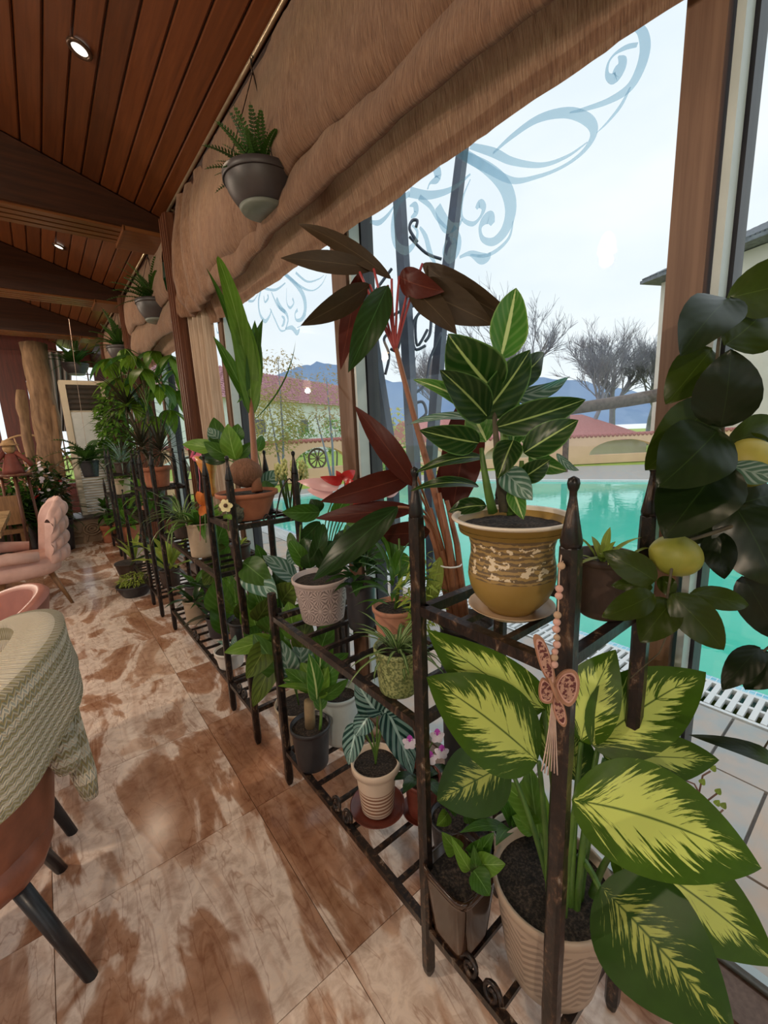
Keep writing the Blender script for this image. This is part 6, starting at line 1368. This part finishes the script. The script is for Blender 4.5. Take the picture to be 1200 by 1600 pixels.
# floor pots in front of the third rack
P = V((.50, 4.52, 0)); t = thing('sedum_bowl', 'yellow-green sedum in a low black bowl on the floor', 'potted plant', P)
pot(t, P, .155, .10, .115, T_BLACK, soil=.92, curve=.12); bush(t, P + V((0, .02, .15)), (.13, .13, .06), 420, L_LIME, .045, .010, 'lance', 3); tuft(t, P + V((-.12, -.02, .11)), 16, L_SPIKE, .12, .012, seed=8, el=(-10, 60), droop=1.5)
P = V((.56, 5.22, 0)); t = thing('potted_stripe_bowl', 'broad shallow brown pot with striped soil behind the sedum bowl', 'potted plant', P); pot(t, P, .14, .10, .16, T_BROWN, soil=.95); rosette(t, P + V((0.06, 0.05, .15)), 7, L_LIME, .34, .08, 'lance', (50, 88), .03, .2, .4, 3)
for k, (x, y, rt, h, lb) in enumerate(((.60, 7.28, .11, .26, 'terracotta pot with leafy plant before the carved plinth'), (.77, 7.05, .12, .30, 'double stacked terracotta pot beside the carved plinth'))):
    P = V((x, y, 0)); t = thing('terracotta_planter', lb, 'potted plant', P); pot(t, P, rt, rt * .8, h, T_TERRA, rimh=.08, rim=.015, soil=.95, n=24)
    stem(t, [P + V((0, 0, h * .9)), P + V((0, 0, h + .2))], .012, S_WOOD); rosette(t, P + V((0, 0, h + .1)), 34, L_LIGHT if k else L_GREEN, .17, .06, 'ovate', (-20, 80), .03, .2, .8, 50 + k, .03, .22)
P = V((.93, 7.35, 0)); t = thing('ficus_bush', 'dense bright green ficus beside the air conditioner', 'potted plant', P); pot(t, P, .18, .14, .32, T_BROWN, soil=.95, n=24); stem(t, [P + V((0, 0, .3)), P + V((0, .05, 2.1))], .02, S_WOOD, 'trunk'); bush(t, P + V((-.02, .05, 1.55)), (.24, .30, .75), 1000, L_LIGHT, .10, .045, seed=5); bush(t, P + V((-.02, .05, 1.35)), (.22, .30, .85), 420, L_GREEN, .10, .045, seed=6)
# climbing fern pots and vines near the far post
P = V((.44, 7.25, 1.10)); t = thing('hanging_fern', 'arching fern in a black pot hung before the air conditioner', 'hanging planter', P); P = PY(143, 745, 7.0); t.matrix_basis = Matrix.Translation(P)
pot(t, P, .12, .085, .22, T_BLACK, soil=.95, n=24); fern(t, P + V((0, 0, .22)), 26, L_FERN, .48, .15, 3, (0, 80), 1.6, 14)
stem(t, [P + V((0, 0, .2)), P + V((.02, 0, 1.2)), V((P.x + .05, P.y, 3.0))], .003, M_CORD, 'cord', 4)
for k, (x, y, z, n, L, lb, mt) in enumerate(((-.16, 7.6, 0, 60, .7, 'bushy green floor plant at the far left', L_FERN), (-.5, 7.2, 0, 50, .6, 'grassy green plant behind the wooden bench', L_FERN))):
    P = V((x, y, z)); t = thing('floor_fern', lb, 'potted plant', P); pot(t, P, .2, .15, .5, T_BROWN, soil=.95, n=24); tuft(t, P + V((0, 0, .48)), 220, mt, L, .03, seed=70 + k, el=(10, 85), droop=1.4, spread=.1); bush(t, P + V((0, 0, .95)), (.3, .3, .4), 260, L_GREEN, .09, .04, seed=90 + k)
M_RATTAN = simple('rattan', (.45, .28, .14), (.34, .2, .1), 20, .6)
t = thing('rattan_screen', 'arched rattan lattice screen at the far left', 'screen', (-.2, 8.6, 0))
for k in range(13):
    a = PI * k / 12; mb = MB(); mb.tube(curve3((-.15, 8.6, .75), (-.15 + .3 * math.cos(a), 8.6, .9 + .3 * math.sin(a)), (-.15 + .55 * math.cos(a), 8.6, .85 + .75 * math.sin(a)), 6), .010, 5); mb.build('cane', M_RATTAN, t)
mb = MB(); mb.tube([(-.15 + .55 * math.cos(PI * i / 20), 8.6, .85 + .75 * math.sin(PI * i / 20)) for i in range(21)], .016, 6); mb.build('hoop', M_RATTAN, t)
for s in (-1, 1): mb = MB(); mb.tube([(-.15 + s * .55, 8.6, 0), (-.15 + s * .55, 8.6, .87)], .016, 6); mb.build('leg', M_RATTAN, t)
M_DOLLR = simple('doll_red', (.20, .045, .03), (.13, .03, .02), 14, .7); M_STRAW = simple('straw', (.42, .26, .13), (.3, .18, .08), 30, .8)
P = V((-.30, 7.05, .78)); P = PY(22, 740, 6.7); t = thing('straw_doll', 'straw doll in a red dress among the far plants', 'doll', P)
mb = MB(); mb.lathe([(.001, 0), (.11, 0), (.10, .05), (.07, .16), (.05, .23), (.001, .25)], P, 18, jit=lambda a, z: .08 * math.sin(a * 7)); mb.build('dress', M_DOLLR, t)
mb = MB(); mb.ball(P + V((0, 0, .30)), (.06, .06, .07), 14, 10); mb.build('head', M_STRAW, t)
mb = MB(); mb.lathe([(.10, .33), (.095, .34), (.06, .35), (.05, .39), (.001, .40)], P, 18); mb.build('hat', M_STRAW, t)
for s in (-1, 1): mb = MB(); mb.tube([P + V((s * .05, 0, .25)), P + V((s * .13, -.02, .16)), P + V((s * .18, -.03, .08))], [.03, .026, .022], 8); mb.build('arm', M_DOLLR, t)
t2 = thing('doll_stool', 'small dark wooden stool under the straw doll', 'stool', (P.x, P.y, 0))
mb = MB(); mb.lathe([(.001, P.z - .03), (.17, P.z - .03), (.175, P.z - .015), (.17, P.z), (.001, P.z)], (P.x, P.y, 0), 20); mb.build('seat', M_CASE, t2)
for a in range(4): mb = MB(); mb.tube([(P.x + .12 * math.cos(a * PI / 2), P.y + .12 * math.sin(a * PI / 2), P.z - .02), (P.x + .15 * math.cos(a * PI / 2), P.y + .15 * math.sin(a * PI / 2), 0)], .016, 6); mb.build('leg', M_CASE, t2)
t = thing('flower_stand', 'white and pink flowering plant in a dark pot behind the pink armchair', 'potted plant', V((.02, 7.25, 0))); P = V((.02, 7.25, 0)); pot(t, P, .19, .15, .42, T_BLACK, soil=.95, n=24)
bush(t, P + V((0, 0, .85)), (.22, .22, .4), 160, L_DARK, .1, .045, seed=33); bush(t, P + V((0, 0, .95)), (.24, .24, .4), 60, M_ORW, .06, .05, 'round', seed=34, name='blossoms'); bush(t, P + V((0, -.05, .8)), (.2, .2, .3), 14, M_SPR, .06, .05, 'round', seed=35, name='blossoms')

# ================================================================== HANGING PLANTERS
def hanging(label, P, r, h, L, n, top, seed, mat=T_GREYP, fr=True):
    t = thing('hanging_planter', label, 'hanging planter', P, 'fern baskets hung from the curtain rods')
    pot(t, P, r, r * .60, h, mat, curve=.24, soil=.93, rimh=.03, rim=.004, n=40)
    mb = MB(); mb.lathe([(.001, -.012), (r * .58, -.012), (r * .64, .003), (r * .6, .006), (.001, .004)], P, 30); mb.build('drip_tray', simple('pale_tray', (.20, .22, .20), (.16, .18, .16), 12, .5), t)
    fern(t, P + V((0, 0, h * .95)), n, L_FERN, L, L * .28, seed, (15, 85), .9, 16)
    apex = V(top)
    for a in range(3): an = a * 2 * PI / 3 + .4; stem(t, [P + V((r * .96 * math.cos(an), r * .96 * math.sin(an), h * .95)), apex - V((0, 0, .02))], .0025, M_IRON, 'hanger_wire', 4)
    mb = MB(); mb.tube([apex + V((0, 0, -.03)), apex + V((0, .012, 0)), apex + V((0, .006, .035)), apex + V((0, -.008, .04)), apex + V((0, -.01, .025))], .004, 6); mb.build('hook', M_IRON, t)
    return t
hanging('nearest grey hanging planter with an upright fern under the curtain rod', V((.895, 1.87, 2.385)), .158, .125, .21, 48, (.95, 1.98, 2.99), 3)
hanging('second hanging fern basket beside the dark pillar', V((.95, 4.2, 2.44)), .16, .15, .34, 40, (.955, 4.3, 2.99), 5)
hanging('third hanging fern basket over the umbrella tree', V((.90, 5.9, 2.36)), .15, .15, .40, 34, (.955, 6.15, 2.99), 7)
hanging('small dark hanging fern in front of the far window', V((.62, 8.4, 2.50)), .18, .16, .45, 26, (.62, 8.4, 3.1), 9)
# twig with buds outside the glass
t = thing('budding_twig', 'thin budding twig growing outside the glass', 'shrub', V((1.45, .55, GZ)))
for pts in ([(1100, 1300, 1.5), (1090, 1250, 1.5), (1098, 1212, 1.5), (1110, 1205, 1.5)], [(1110, 1270, 1.5), (1085, 1225, 1.5), (1060, 1215, 1.5)], [(1105, 1290, 1.5), (1130, 1265, 1.5)], [(1100, 1255, 1.5), (1120, 1240, 1.5)]): stem(t, [W(*p) for p in pts], .003, S_BROWN, 'twig', 5)
for x, y in ((1112, 1204), (1120, 1240), (1128, 1262), (1095, 1225), (1118, 1258)): leafpx(t, L_LIME, x, y, 1.5, x + 6, y - 8, 1.49, 9, .1, 0)
stem(t, [W(1100, 1300, 1.5), V((1.42, .45, GZ))], .004, S_BROWN, 'twig', 5)
